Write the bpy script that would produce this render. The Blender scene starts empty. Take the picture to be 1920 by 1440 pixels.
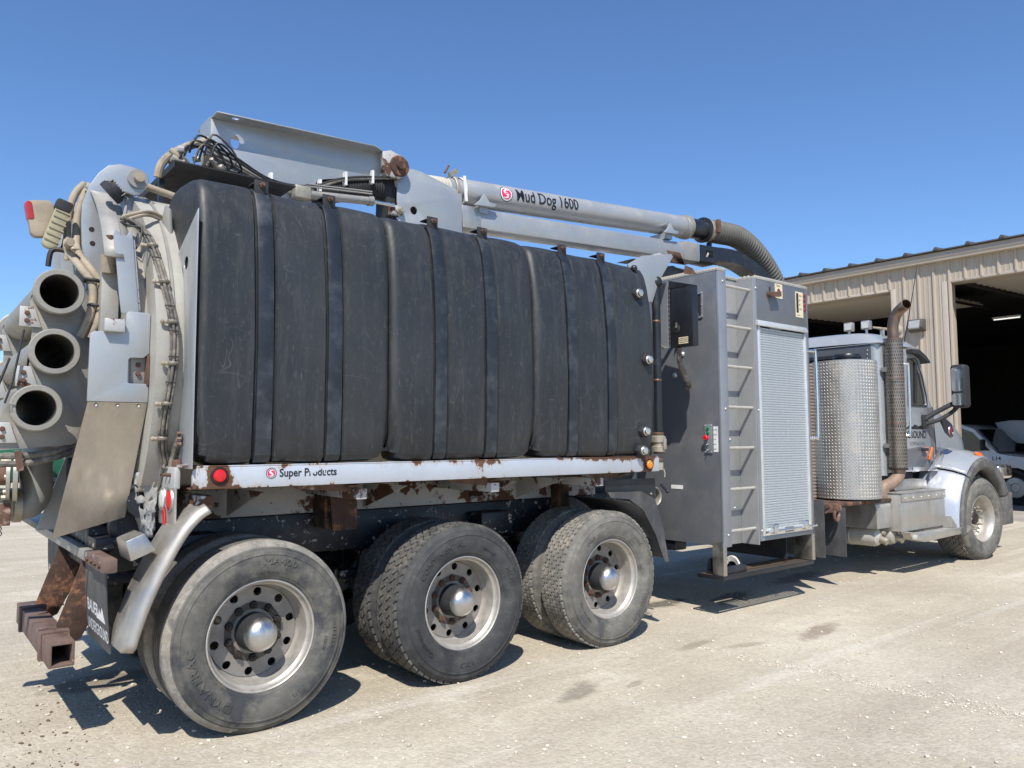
import bpy, bmesh, math, random
from math import sin, cos, pi, radians, sqrt, atan2, hypot
from mathutils import Vector, Matrix
from mathutils.geometry import tessellate_polygon
random.seed(7)
scene = bpy.context.scene
COL = scene.collection
V = Vector

# ------------------------------------------------------------------ camera
cam_data = bpy.data.cameras.new('camera')
cam = bpy.data.objects.new('camera', cam_data)
COL.objects.link(cam)
scene.camera = cam
cam_data.sensor_width = 36.0
cam_data.lens = 1438.5 / 1920 * 36
cam_data.clip_start = 0.05
cam_data.clip_end = 5000
def cam_matrix(pos, yaw, pitch, roll):
    fw = V((cos(yaw) * cos(pitch), sin(yaw) * cos(pitch), sin(pitch)))
    rt = V((sin(yaw), -cos(yaw), 0))
    up = rt.cross(fw)
    r2 = rt * cos(roll) + up * sin(roll)
    u2 = up * cos(roll) - rt * sin(roll)
    m = Matrix((r2, u2, -fw)).transposed().to_4x4()
    m.translation = pos
    return m
cam.matrix_world = cam_matrix(V((-1.5938, -4.1397, 1.5420)), radians(51.223), radians(4.2555), radians(-0.179))

# ------------------------------------------------------------------ sky, sun, exposure
SUN = V((-0.50, -0.60, 1.0)).normalized()          # direction towards the sun
world = bpy.data.worlds.new('World')
scene.world = world
world.use_nodes = True
wn = world.node_tree
wn.nodes.clear()
w_out = wn.nodes.new('ShaderNodeOutputWorld')
w_bg = wn.nodes.new('ShaderNodeBackground')
w_sky = wn.nodes.new('ShaderNodeTexSky')
w_sky.sky_type = 'NISHITA'
w_sky.sun_disc = False
w_sky.sun_elevation = math.asin(SUN.z)
w_sky.sun_rotation = atan2(SUN.x, SUN.y)
w_sky.altitude = 200
w_sky.air_density = 1.0
w_sky.dust_density = 0.3
w_sky.ozone_density = 10.0
w_bg.inputs['Strength'].default_value = 0.15
wn.links.new(w_sky.outputs[0], w_bg.inputs['Color'])
wn.links.new(w_bg.outputs[0], w_out.inputs['Surface'])
sun_data = bpy.data.lights.new('sun', 'SUN')
sun_data.energy = 5.0
sun_data.angle = radians(0.53)
sun_data.color = (1.0, 0.955, 0.89)
sun = bpy.data.objects.new('sun', sun_data)
COL.objects.link(sun)
sun.rotation_euler = SUN.to_track_quat('Z', 'Y').to_euler()
sun.location = (-20, -20, 30)
scene.view_settings.view_transform = 'Standard'
scene.view_settings.look = 'None'
scene.view_settings.gamma = 1.0
scene.view_settings.use_curve_mapping = False
scene.view_settings.exposure = 0.20
scene.cycles.max_bounces = 6
scene.cycles.diffuse_bounces = 3
scene.cycles.glossy_bounces = 3
scene.cycles.transparent_max_bounces = 8

# ------------------------------------------------------------------ mesh helpers
WO = {}                                             # world origin of each object
class MB:
    def __init__(s):
        s.v = []; s.f = []; s.m = None
    def add(s, vs, fs):
        b = len(s.v)
        if s.m is not None: vs = [s.m @ V(p) for p in vs]
        s.v += [tuple(p) for p in vs]
        s.f += [tuple(b + i for i in f) for f in fs]
        return s
    def box(s, x0, x1, y0, y1, z0, z1):
        vs = [(x, y, z) for x in (x0, x1) for y in (y0, y1) for z in (z0, z1)]
        return s.add(vs, [(0, 1, 3, 2), (4, 6, 7, 5), (0, 4, 5, 1), (2, 3, 7, 6), (0, 2, 6, 4), (1, 5, 7, 3)])
    def bar(s, a, b, w, h, up=(0, 0, 1)):
        a, b = V(a), V(b)
        d = (b - a).normalized(); u = V(up); side = d.cross(u)
        if side.length < 1e-4: side = d.cross(V((1, 0, 0)))
        side.normalize(); u = side.cross(d)
        vs = [p + side * i * w / 2 + u * j * h / 2 for p in (a, b) for i, j in ((-1, -1), (1, -1), (1, 1), (-1, 1))]
        return s.add(vs, [(3, 2, 1, 0), (4, 5, 6, 7), (0, 1, 5, 4), (1, 2, 6, 5), (2, 3, 7, 6), (3, 0, 4, 7)])
    def tube(s, pts, r, seg=10, caps=True, rfun=None):
        pts = [V(p) for p in pts]
        n = len(pts); prev = None; vs = []
        for i, p in enumerate(pts):
            d = (pts[min(i + 1, n - 1)] - pts[max(i - 1, 0)]).normalized()
            if prev is None:
                a = V((0, 0, 1)) if abs(d.z) < .9 else V((1, 0, 0))
                u = d.cross(a).normalized()
            else:
                u = (prev - d * prev.dot(d)).normalized()
            w = d.cross(u); prev = u
            rr = r if rfun is None else rfun(i / (n - 1))
            for k in range(seg):
                t = 2 * pi * k / seg
                vs.append(p + (u * cos(t) + w * sin(t)) * rr)
        fs = [(i * seg + k, i * seg + (k + 1) % seg, (i + 1) * seg + (k + 1) % seg, (i + 1) * seg + k) for i in range(n - 1) for k in range(seg)]
        if caps: fs += [tuple(reversed(range(seg))), tuple(range((n - 1) * seg, n * seg))]
        return s.add(vs, fs)
    def cyl(s, a, b, r, r1=None, seg=20, caps=True):
        return s.tube([a, b], r, seg, caps, None if r1 is None else (lambda t: r + (r1 - r) * t))
    def lathe(s, prof, o=(0, 0, 0), axis=(0, -1, 0), seg=48, a0=0, a1=2 * pi):
        # prof: (radius, height along axis)
        o = V(o); d = V(axis).normalized()
        a = V((0, 0, 1)) if abs(d.z) < .9 else V((1, 0, 0))
        u = d.cross(a).normalized(); w = d.cross(u)
        full = abs(a1 - a0 - 2 * pi) < 1e-6
        ns = seg if full else seg + 1; n = len(prof); vs = []
        for k in range(ns):
            t = a0 + (a1 - a0) * k / seg
            e = u * cos(t) + w * sin(t)
            for r, h in prof: vs.append(o + e * r + d * h)
        fs = []
        for k in range(seg):
            k2 = (k + 1) % ns
            for i in range(n - 1): fs.append((k * n + i, k2 * n + i, k2 * n + i + 1, k * n + i + 1))
        return s.add(vs, fs)
    def plate(s, outer, th, o=(0, 0, 0), u=(1, 0, 0), w=(0, 0, 1), holes=()):
        # a flat plate with holes; 2d points span u,w; thickness th along u x w
        o, u, w = V(o), V(u), V(w)
        nrm = u.cross(w).normalized()
        loops = [[V((p[0], p[1], 0)) for p in outer]] + [[V((p[0], p[1], 0)) for p in h] for h in holes]
        flat = [p for l in loops for p in l]
        tris = tessellate_polygon(loops)
        n = len(flat)
        vs = [o + u * p.x + w * p.y for p in flat] + [o + u * p.x + w * p.y + nrm * th for p in flat]
        fs = [tuple(t) for t in tris] + [tuple(i + n for i in reversed(t)) for t in tris]
        b = 0
        for l in loops:
            for i in range(len(l)):
                j = (i + 1) % len(l)
                fs.append((b + i, b + j, n + b + j, n + b + i))
            b += len(l)
        return s.add(vs, fs)
    def sphere(s, c, r, seg=16, rings=9, sc=(1, 1, 1)):
        c = V(c); vs = []; fs = []
        for i in range(rings + 1):
            t = pi * i / rings
            for k in range(seg):
                q = 2 * pi * k / seg
                vs.append(c + V((sin(t) * cos(q) * sc[0], sin(t) * sin(q) * sc[1], cos(t) * sc[2])) * r)
        for i in range(rings):
            for k in range(seg): fs.append((i * seg + k, (i + 1) * seg + k, (i + 1) * seg + (k + 1) % seg, i * seg + (k + 1) % seg))
        return s.add(vs, fs)
    def hexnut(s, c, axis, r, h, r2=None, stud=.0):
        c = V(c); d = V(axis).normalized()
        s.tube([c, c + d * h], r, 6)
        if stud: s.tube([c + d * h, c + d * (h + stud)], r * .55, 8)
        return s
    def build(s, name, mat, parent=None, origin=None, local=False, bevel=0, bseg=2, smooth=True, ang=32, weld=True):
        me = bpy.data.meshes.new(name)
        if local: o = V((0, 0, 0)); loc = V(origin) if origin is not None else V((0, 0, 0))
        else:
            po = WO.get(parent, V((0, 0, 0))) if parent is not None else V((0, 0, 0))
            o = V(origin) if origin is not None else po
            loc = o - po
        me.from_pydata([(p[0] - o.x, p[1] - o.y, p[2] - o.z) for p in s.v], [], s.f)
        bm = bmesh.new(); bm.from_mesh(me)
        if weld: bmesh.ops.remove_doubles(bm, verts=bm.verts, dist=1e-5)
        bmesh.ops.recalc_face_normals(bm, faces=bm.faces)
        if bevel:
            es = [e for e in bm.edges if len(e.link_faces) == 2 and e.calc_face_angle(0) > radians(40)]
            bmesh.ops.bevel(bm, geom=es, offset=bevel, segments=bseg, affect='EDGES', profile=.5, clamp_overlap=True)
        bm.to_mesh(me); bm.free()
        if smooth:
            me.shade_smooth()
            me.set_sharp_from_angle(angle=radians(ang))
        if mat is not None: me.materials.append(mat)
        ob = bpy.data.objects.new(name, me)
        COL.objects.link(ob)
        ob.location = loc
        if parent is not None: ob.parent = parent
        WO[ob] = o if not local else V((0, 0, 0))
        return ob
def tag(o, label=None, cat=None, group=None, kind=None):
    if label: o['label'] = label
    if cat: o['category'] = cat
    if group: o['group'] = group
    if kind: o['kind'] = kind
    return o
def thing(name, loc, label, cat, group=None):
    o = bpy.data.objects.new(name, None)
    COL.objects.link(o)
    o.location = loc
    o.empty_display_size = .2
    WO[o] = V(loc)
    return tag(o, label, cat, group)
def link_copy(o, parent, loc=None, rot=None):
    c = o.copy(); COL.objects.link(c); c.parent = parent
    if loc is not None: c.location = loc
    if rot is not None: c.rotation_euler = rot
    return c
def copy_tree(o, parent, loc=None, rot=None):
    c = link_copy(o, parent, loc, rot)
    for ch in list(o.children): copy_tree(ch, c)
    return c
def B(x0, x1, y0, y1, z0, z1): return MB().box(x0, x1, y0, y1, z0, z1)
def circle(r, n=24, cx=0, cy=0, a0=0): return [(cx + r * cos(a0 + 2 * pi * k / n), cy + r * sin(a0 + 2 * pi * k / n)) for k in range(n)]
def bez(*ps, n=12):
    ps = [V(p) for p in ps]; out = []
    for i in range(n + 1):
        t = i / n; q = ps
        while len(q) > 1: q = [q[k].lerp(q[k + 1], t) for k in range(len(q) - 1)]
        out.append(q[0])
    return out
def smooth_path(ps, n=6):
    ps = [V(p) for p in ps]; out = []
    for i in range(len(ps) - 1):
        p0 = ps[max(i - 1, 0)]; p1 = ps[i]; p2 = ps[i + 1]; p3 = ps[min(i + 2, len(ps) - 1)]
        for k in range(n):
            t = k / n
            out.append(.5 * ((2 * p1) + (p2 - p0) * t + (2 * p0 - 5 * p1 + 4 * p2 - p3) * t * t + (-p0 + 3 * p1 - 3 * p2 + p3) * t ** 3))
    out.append(ps[-1]); return out
def roundrect(w, h, r, n=5, cx=0, cy=0):
    out = []
    for (sx, sy, a) in ((1, 1, 0), (-1, 1, pi / 2), (-1, -1, pi), (1, -1, 3 * pi / 2)):
        for k in range(n + 1):
            t = a + pi / 2 * k / n
            out.append((cx + sx * (w / 2 - r) + r * cos(t), cy + sy * (h / 2 - r) + r * sin(t)))
    return out
def text2d(s, size, bold=0.0, sx=1.0, align='LEFT'):
    cu = bpy.data.curves.new('lettering', 'FONT')
    cu.body = s; cu.size = size; cu.offset = bold * size; cu.align_x = align
    cu.resolution_u = 3
    ob = bpy.data.objects.new('lettering', cu)
    COL.objects.link(ob)
    bpy.context.view_layer.update()
    dg = bpy.context.evaluated_depsgraph_get()
    me = ob.evaluated_get(dg).to_mesh()
    vs = [(v.co.x * sx, v.co.y) for v in me.vertices]
    fs = [tuple(p.vertices) for p in me.polygons]
    ob.evaluated_get(dg).to_mesh_clear()
    bpy.data.objects.remove(ob); bpy.data.curves.remove(cu)
    return vs, fs
def slice2d(vs, fs, step):
    # cut a flat 2d mesh into narrow bands so that it can follow a curved surface
    me = bpy.data.meshes.new('slice'); me.from_pydata([(a, b, 0) for a, b in vs], [], fs)
    bm = bmesh.new(); bm.from_mesh(me)
    for ax in (1, 0):
        lo = min(v.co[ax] for v in bm.verts); hi = max(v.co[ax] for v in bm.verts)
        st = step if ax else step * 1e9
        w = lo + step
        while w < hi and st < 1e6:
            g = list(bm.verts) + list(bm.edges) + list(bm.faces)
            bmesh.ops.bisect_plane(bm, geom=g, dist=1e-6, plane_co=(0, w, 0), plane_no=(0, 1, 0))
            w += step
    bm.to_mesh(me); bm.free()
    out = [(v.co.x, v.co.y) for v in me.vertices], [tuple(p.vertices) for p in me.polygons]
    bpy.data.meshes.remove(me)
    return out
def decal_text(s, size, fn, bold=0.0, sx=1.0, align='LEFT', mb=None, keep=None, step=0):
    mb = mb or MB()
    vs, fs = text2d(s, size, bold, sx, align)
    if step: vs, fs = slice2d(vs, fs, step)
    if keep: fs = [f for f in fs if keep(sum(vs[i][0] for i in f) / len(f), sum(vs[i][1] for i in f) / len(f))]
    mb.add([fn(u, w) for u, w in vs], fs)
    return mb

# ------------------------------------------------------------------ materials
MATS = {}
def material(name, col, rough=.5, metal=0.0, var=.12, vscale=3.0, stretch=(1, 1, 1), bump=0.0, bscale=80.0, bdist=.002,
             layers=(), coat=0.0, spec=.5, fine=0.0, trans=0.0, emit=None, alpha=None, extra=None, aniso=0):
    """layers: (colour, noise scale, threshold, softness, rough, stretch, metal) patches painted over the base"""
    m = bpy.data.materials.new(name); m.use_nodes = True
    nt = m.node_tree; N = nt.nodes; L = nt.links
    N.clear()
    out = N.new('ShaderNodeOutputMaterial'); bs = N.new('ShaderNodeBsdfPrincipled')
    L.new(bs.outputs[0], out.inputs[0])
    tc = N.new('ShaderNodeTexCoord')
    def noise(scale, st=(1, 1, 1), detail=5, rgh=.6, dist=0.0):
        mp = N.new('ShaderNodeMapping'); mp.inputs['Scale'].default_value = st
        L.new(tc.outputs['Object'], mp.inputs[0])
        n = N.new('ShaderNodeTexNoise'); n.inputs['Scale'].default_value = scale
        n.inputs['Detail'].default_value = detail; n.inputs['Roughness'].default_value = rgh
        n.inputs['Distortion'].default_value = dist
        L.new(mp.outputs[0], n.inputs['Vector'])
        return n.outputs['Fac']
    def remap(sock, a, b, c=0.0, d=1.0):
        r = N.new('ShaderNodeMapRange'); r.clamp = True
        r.inputs[1].default_value = a; r.inputs[2].default_value = b; r.inputs[3].default_value = c; r.inputs[4].default_value = d
        L.new(sock, r.inputs[0]); return r.outputs[0]
    def mix(f, a, b, typ='MIX'):
        x = N.new('ShaderNodeMix'); x.data_type = 'RGBA'; x.blend_type = typ
        if hasattr(f, 'type') and not isinstance(f, (int, float)): L.new(f, x.inputs[0])
        else: x.inputs[0].default_value = f
        for k, c in ((6, a), (7, b)):
            if isinstance(c, tuple): x.inputs[k].default_value = (*c[:3], 1)
            else: L.new(c, x.inputs[k])
        return x.outputs[2]
    def fmix(f, a, b):
        x = N.new('ShaderNodeMix'); x.data_type = 'FLOAT'
        L.new(f, x.inputs[0])
        for k, c in ((2, a), (3, b)):
            if isinstance(c, (int, float)): x.inputs[k].default_value = c
            else: L.new(c, x.inputs[k])
        return x.outputs[0]
    lo = tuple(c * (1 - var) for c in col); hi = tuple(min(1, c * (1 + var)) for c in col)
    nv = remap(noise(vscale, stretch, 6, .62), .3, .7)
    c = mix(nv, lo, hi)
    if fine:
        nf = remap(noise(90, stretch, 3, .7), .25, .75, 1 - fine, 1 + fine)
        cc = N.new('ShaderNodeVectorMath'); cc.operation = 'SCALE'
        L.new(c, cc.inputs[0]); L.new(nf, cc.inputs['Scale']); c = cc.outputs[0]
    rsock = remap(noise(vscale * 2.3, stretch, 4), .3, .7, max(.02, rough - .08), min(1, rough + .1))
    msock = None
    for ly in layers:
        lc, ls, th, so, lr = ly[:5]
        st = ly[5] if len(ly) > 5 and ly[5] else (1, 1, 1)
        lm = ly[6] if len(ly) > 6 else 0.0
        op = ly[7] if len(ly) > 7 else 1.0
        f = remap(noise(ls, st, 8, .68), th - so, th + so, 0, op)
        n2 = remap(noise(ls * 4, (1, 1, 1), 4), .3, .7)
        lc2 = mix(n2, tuple(x * .62 for x in lc), tuple(min(1, x * 1.25) for x in lc))
        c = mix(f, c, lc2)
        rsock = fmix(f, rsock, lr)
        if metal > 0: msock = fmix(f, msock if msock is not None else metal, lm)
    ctx = dict(N=N, L=L, tc=tc, noise=noise, remap=remap, mix=mix, fmix=fmix, bs=bs, out=out)
    if extra:
        got = extra(ctx, c, rsock)
        if got: c, rsock = got
    L.new(c, bs.inputs['Base Color']); L.new(rsock, bs.inputs['Roughness'])
    if msock is not None: L.new(msock, bs.inputs['Metallic'])
    else: bs.inputs['Metallic'].default_value = metal
    bs.inputs['Specular IOR Level'].default_value = spec
    if coat: bs.inputs['Coat Weight'].default_value = coat; bs.inputs['Coat Roughness'].default_value = .06
    if aniso: bs.inputs['Anisotropic'].default_value = aniso
    if trans: bs.inputs['Transmission Weight'].default_value = trans
    if emit:
        bs.inputs['Emission Color'].default_value = (*emit[:3], 1); bs.inputs['Emission Strength'].default_value = emit[3]
    if bump:
        b = N.new('ShaderNodeBump'); b.inputs['Strength'].default_value = bump; b.inputs['Distance'].default_value = bdist
        L.new(noise(bscale, stretch, 6, .65), b.inputs['Height']); L.new(b.outputs[0], bs.inputs['Normal'])
    MATS[name] = m
    return m
RUST = (.105, .048, .028)
RUST2 = (.17, .085, .048)
DUST = (.42, .36, .28)
m_silver = material('silver_body_paint', (.37, .39, .40), .36, .35, .08, 2.0, fine=.03, layers=[((.40, .37, .31), 2.2, .66, .14, .7, None, 0, .5)])
m_silver_dirty = material('dirty_silver_paint', (.29, .285, .265), .45, .25, .14, 4.0, fine=.05,
    layers=[((.36, .31, .24), 3.0, .56, .14, .8, None, 0, .55), (RUST, 9.0, .70, .02, .9)])
m_silver_rusty = material('rusty_silver_paint', (.46, .47, .47), .5, .2, .12, 4.0, layers=[((.36, .31, .24), 3.0, .54, .14, .8, None, 0, .5), (RUST, 6.0, .56, .015, .9)])
m_whiteshell = material('worn_white_shell_paint', (.39, .375, .33), .5, .1, .16, 3.0, fine=.06, layers=[((.33, .29, .23), 5.0, .58, .12, .8, None, 0, .6), (RUST2, 12.0, .71, .02, .9)], bump=.25, bscale=30, bdist=.004)
m_subframe = material('flaking_subframe_paint', (.46, .45, .43), .6, 0, .12, 3.0, layers=[(RUST, 3.2, .535, .012, .92), (RUST, 26, .64, .015, .92)])
m_rust = material('brown_rust', (.115, .062, .042), .85, 0, .35, 12.0, bump=.5, bscale=70, layers=[((.36, .27, .22), 8.0, .62, .04, .8, None, 0, .8)])
m_rustdark = material('dark_rusted_steel', (.06, .032, .022), .85, 0, .4, 14.0, bump=.5, bscale=70, layers=[((.22, .10, .05), 10.0, .56, .06, .9)])
m_hitch = material('rusty_hitch_steel', (.14, .09, .072), .7, 0, .25, 10.0, bump=.3, bscale=60, layers=[((.40, .34, .31), 14.0, .66, .03, .7), ((.07, .035, .025), 6, .6, .06, .85)])
m_chassis = material('black_chassis_paint', (.012, .014, .020), .42, 0, .3, 5.0, layers=[((.20, .15, .11), 2.6, .64, .06, .85, None, 0, .5), ((.46, .42, .36), 19, .615, .012, .8)])
m_black = material('black_satin_paint', (.014, .016, .020), .38, 0, .25, 4.0, layers=[((.12, .10, .08), 4.0, .66, .1, .8, None, 0, .4)])
m_blackmatte = material('matt_black', (.02, .021, .023), .7, 0, .25, 5.0)
m_rubberflap = material('grey_black_rubber', (.055, .057, .060), .62, 0, .2, 4.0, layers=[((.26, .23, .19), 3.0, .60, .12, .9, (1, 1, .5), 0, .5)])
m_strap = material('blue_black_strap_paint', (.020, .024, .029), .40, .1, .25, 5.0, fine=.2, layers=[((.33, .15, .06), 11.0, .70, .012, .85, (1, 1, .5)), ((.10, .11, .12), 3, .58, .1, .6, None, 0, .5)])
def _poly(ctx, c, r):
    noise, remap, mix, fmix = ctx['noise'], ctx['remap'], ctx['mix'], ctx['fmix']
    # long scuffs running down the moulding, fine scratches, chalky bloom
    s1 = remap(noise(9, (2.2, 2.2, .25), 9, .75), .50, .76, 0, .55)
    c = mix(s1, c, (.072, .074, .073))
    s2 = remap(noise(60, (1.6, 1.6, .12), 4, .6), .66, .73, 0, .35)
    c = mix(s2, c, (.21, .20, .185))
    s3 = remap(noise(26, (.35, .35, 2.2), 4, .6), .70, .74, 0, .22)
    c = mix(s3, c, (.2, .19, .17))
    s4 = remap(noise(1.1, (1, 1, 1), 4, .5), .42, .72, 0, .55)
    c = mix(s4, c, (.042, .044, .044))
    # wandering scratches: thin contour lines of a slow noise, present only in places
    for sc, st, w in ((4.5, (.45, .45, 1.3), .0012), (6.0, (1.4, 1.4, .3), .0015)):
        n = noise(sc, st, 1, .3, .0)
        a = remap(n, .5 - w * 3, .5 - w, 0, 1); b = remap(n, .5 + w, .5 + w * 3, 1, 0)
        gate = remap(noise(2.4, (1, 1, 1), 3, .5), .52, .64, 0, .30)
        N, L = ctx['N'], ctx['L']
        m1 = N.new('ShaderNodeMath'); m1.operation = 'MULTIPLY'; L.new(a, m1.inputs[0]); L.new(b, m1.inputs[1])
        m2 = N.new('ShaderNodeMath'); m2.operation = 'MULTIPLY'; L.new(m1.outputs[0], m2.inputs[0]); L.new(gate, m2.inputs[1])
        c = mix(m2.outputs[0], c, (.17, .17, .16))
    sp = remap(noise(40, (1, 1, .5), 5, .7), .56, .72, 0, .30)
    c = mix(sp, c, (.12, .12, .115))
    return c, fmix(s1, r, .75)
m_poly = material('scuffed_black_polyethylene', (.020, .0225, .0245), .50, 0, .25, 2.0, extra=_poly, bump=.14, bscale=160, bdist=.0015, fine=.12)
m_alu = material('mill_aluminium', (.50, .48, .44), .45, .85, .08, 6.0, stretch=(1, 1, .2), fine=.05, layers=[((.40, .36, .29), 4.0, .60, .14, .8, None, .1, .5)])
m_stainless = material('brushed_stainless', (.50, .47, .42), .37, 1.0, .08, 9.0, stretch=(1, 1, .08), fine=.06, layers=[((.34, .29, .22), 3.2, .60, .16, .75, None, .2, .55)])
m_fenderss = material('dull_fender_stainless', (.44, .41, .36), .42, .8, .08, 9.0, stretch=(1, 1, .1), fine=.06, layers=[((.33, .29, .23), 3.2, .56, .16, .75, None, .2, .5)])
m_rim = material('dull_wheel_aluminium', (.52, .49, .44), .45, .7, .10, 9.0, fine=.05, layers=[((.36, .31, .25), 7.0, .58, .14, .8, None, .1, .5)])
m_chrome = material('polished_chrome', (.74, .73, .71), .22, 1.0, .06, 6.0, layers=[((.45, .40, .33), 9.0, .64, .12, .6, None, .4, .4)])
m_rimdisc = material('grimy_wheel_disc', (.27, .25, .225), .5, .45, .14, 8.0, fine=.08, layers=[((.17, .14, .11), 6.0, .56, .12, .8, None, .1, .6)])
m_hubcap = material('satin_hub_cap', (.55, .54, .52), .36, 1.0, .08, 10.0, layers=[((.40, .35, .28), 9.0, .60, .12, .7, None, .3, .55)])
m_nut = material('rusty_lug_steel', (.11, .06, .042), .7, .3, .3, 40.0)
m_nutdark = material('dark_lug_steel', (.035, .028, .024), .6, .4, .3, 40.0)
m_nutbright = material('zinc_bolt_steel', (.62, .61, .56), .35, .8, .15, 30.0)
def tyre_mat(name, a, b, dark, d_th=.62):
    return material(name, a, .8, 0, .12, 5.0, fine=.10, bump=.25, bscale=120, bdist=.001, spec=.3,
        layers=[(b, 4.5, .5, .16, .9, None, 0, .85), (dark, 2.6, d_th, .045, .6, None, 0, .9), ((.36, .33, .28), 30, .70, .03, .95, None, 0, .5)])
m_tyre1 = tyre_mat('dusty_tyre_rubber', (.100, .097, .086), (.165, .155, .130), (.038, .040, .044), .535)
m_tyre2 = tyre_mat('dark_tyre_rubber', (.044, .045, .046), (.080, .079, .074), (.026, .027, .030), .56)
m_tyre3 = tyre_mat('tan_dusty_tyre_rubber', (.125, .12, .105), (.20, .188, .158), (.060, .060, .060), .57)
m_tread = material('dusty_tread_rubber', (.17, .16, .14), .9, 0, .2, 14.0, fine=.15, bump=.4, bscale=150, bdist=.0015, spec=.25, layers=[((.30, .27, .225), 9.0, .56, .1, .95)])
m_treaddust = material('pale_dust_on_tread', (.25, .232, .20), .95, 0, .25, 18.0, fine=.2, bump=.5, bscale=120, bdist=.002, spec=.2, layers=[((.13, .125, .115), 12.0, .60, .06, .9)])
m_treaddark = material('dark_tread_rubber', (.070, .069, .066), .85, 0, .2, 14.0, fine=.15, bump=.4, bscale=150, bdist=.0015, spec=.25, layers=[((.15, .14, .12), 9.0, .54, .14, .95)])
m_groove = material('tread_groove_rubber', (.025, .025, .025), .9, 0, .2, 10)
m_cabinet = material('dark_metallic_cabinet_paint', (.155, .165, .18), .40, .35, .10, 1.6, fine=.04, layers=[((.24, .22, .19), 2.4, .62, .16, .7, None, .1, .45), ((.42, .42, .42), 60, .76, .01, .6)])
m_post = material('grey_cabinet_post_paint', (.26, .275, .295), .42, .35, .08, 3.0, fine=.04, layers=[((.55, .55, .54), 18, .72, .012, .6)])
m_slat = material('anodised_shutter_slat', (.44, .475, .49), .42, .35, .05, 5.0, fine=.04, stretch=(1, 1, .3))
m_trim = material('bare_aluminium_trim', (.70, .70, .67), .45, .6, .08, 8.0, fine=.05)
m_rung = material('grip_rung_aluminium', (.50, .47, .405), .6, .4, .12, 14.0, bump=.3, bscale=200)
m_cab = material('silver_cab_metallic', (.37, .39, .405), .30, .25, .05, 2.0, coat=.6, layers=[((.46, .43, .37), 2.0, .62, .14, .6, None, .2, .35)])
m_cabdark = material('grey_cab_stripe_paint', (.16, .17, .185), .30, .4, .05, 2.0, coat=.5)
m_fenderpale = material('paler_fender_silver', (.46, .48, .51), .32, .35, .05, 2.0, coat=.4)  # fender tail and splash panel are paler than the cab silver
m_flare = material('grey_rubber_flare', (.085, .084, .082), .6, 0, .2, 6.0, layers=[((.20, .185, .16), 3, .52, .16, .8, None, 0, .7)])
m_glass = material('dark_cab_glass', (.02, .025, .025), .05, 0, .1, 2.0, spec=.8)
m_mirror = material('mirror_glass', (.82, .84, .85), .03, 1.0, .01, 2.0)
m_red = material('red_lamp_lens', (.62, .012, .018), .22, 0, .15, 60.0, spec=.6, bump=.4, bscale=200)
m_darkred = material('dark_red_lamp_lens', (.20, .02, .025), .3, 0, .15, 60.0, spec=.6)
m_amber = material('amber_lamp_lens', (.80, .22, .01), .25, 0, .15, 60.0, spec=.6, bump=.3, bscale=200)
m_orange = material('orange_reflector', (.80, .16, .02), .35, 0, .1, 40)
m_clearlens = material('clear_lamp_lens', (.68, .68, .64), .2, .2, .1, 30, spec=.7)
m_hosebeige = material('dusty_beige_hose_sleeve', (.33, .275, .20), .8, 0, .16, 10.0, fine=.1, layers=[((.12, .10, .085), 6, .64, .06, .9)])
m_hosedark = material('dusty_hydraulic_hose', (.085, .078, .068), .65, 0, .3, 14.0, fine=.15, layers=[((.33, .29, .23), 8, .55, .1, .9, None, 0, .7)])
m_cable = material('black_cable', (.02, .02, .02), .55, 0, .2, 20)
m_corr = material('grey_ribbed_hose', (.105, .10, .088), .65, 0, .15, 8.0, fine=.08)
m_corrpale = material('pale_ribbed_hose', (.45, .42, .35), .7, 0, .15, 8.0, fine=.08)
m_pipe = material('silver_boom_pipe_paint', (.37, .38, .385), .33, .35, .07, 3.0, fine=.05, layers=[((.40, .37, .31), 3.5, .60, .14, .7, None, .1, .5)])
m_tubemetal = material('dull_suction_tube_aluminium', (.33, .31, .265), .55, .45, .12, 7.0, fine=.08, layers=[((.22, .19, .15), 5.0, .58, .12, .85, None, .1, .6)])
m_tubein = material('grimy_tube_inside', (.07, .062, .05), .75, .1, .4, 6.0)
m_decalblack = material('black_vinyl', (.012, .012, .014), .4, 0, .1, 30)
m_decalpink = material('pink_red_vinyl', (.70, .03, .11), .4, 0, .1, 30)
m_decalwhite = material('white_vinyl', (.74, .74, .72), .5, 0, .06, 30)
m_cream = material('cream_label', (.66, .58, .38), .5, 0, .08, 30)
m_white = material('white_plastic', (.74, .73, .70), .45, 0, .08, 10)
m_brass = material('brown_plumbing_fitting', (.19, .105, .07), .5, .5, .2, 30)
m_camlock = material('dirty_camlock_aluminium', (.40, .36, .28), .5, .5, .2, 20)
m_exhaust = material('heat_browned_exhaust', (.30, .205, .145), .35, .9, .25, 6.0, layers=[((.10, .075, .06), 5, .56, .12, .6, None, .5)])
m_copper = material('brown_heat_pipe', (.26, .18, .13), .6, .2, .2, 9.0)
m_torn = material('torn_pale_tarp', (.33, .335, .33), .75, 0, .2, 6.0, bump=.6, bscale=20, bdist=.02, layers=[((.28, .23, .15), 4, .56, .1, .9)])
m_green = material('machine_green', (.01, .10, .055), .5, 0, .2, 3)
m_palegreen = material('pale_green_panel', (.42, .50, .46), .4, 0, .1, 3)
m_yellow = material('yellow_paint', (.70, .42, .03), .5, 0, .1, 5)
m_buttongreen = material('green_button', (.01, .20, .06), .3, 0, .1, 50)
m_bristle = material('pale_bristles', (.62, .60, .55), .8, 0, .2, 80)

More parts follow.
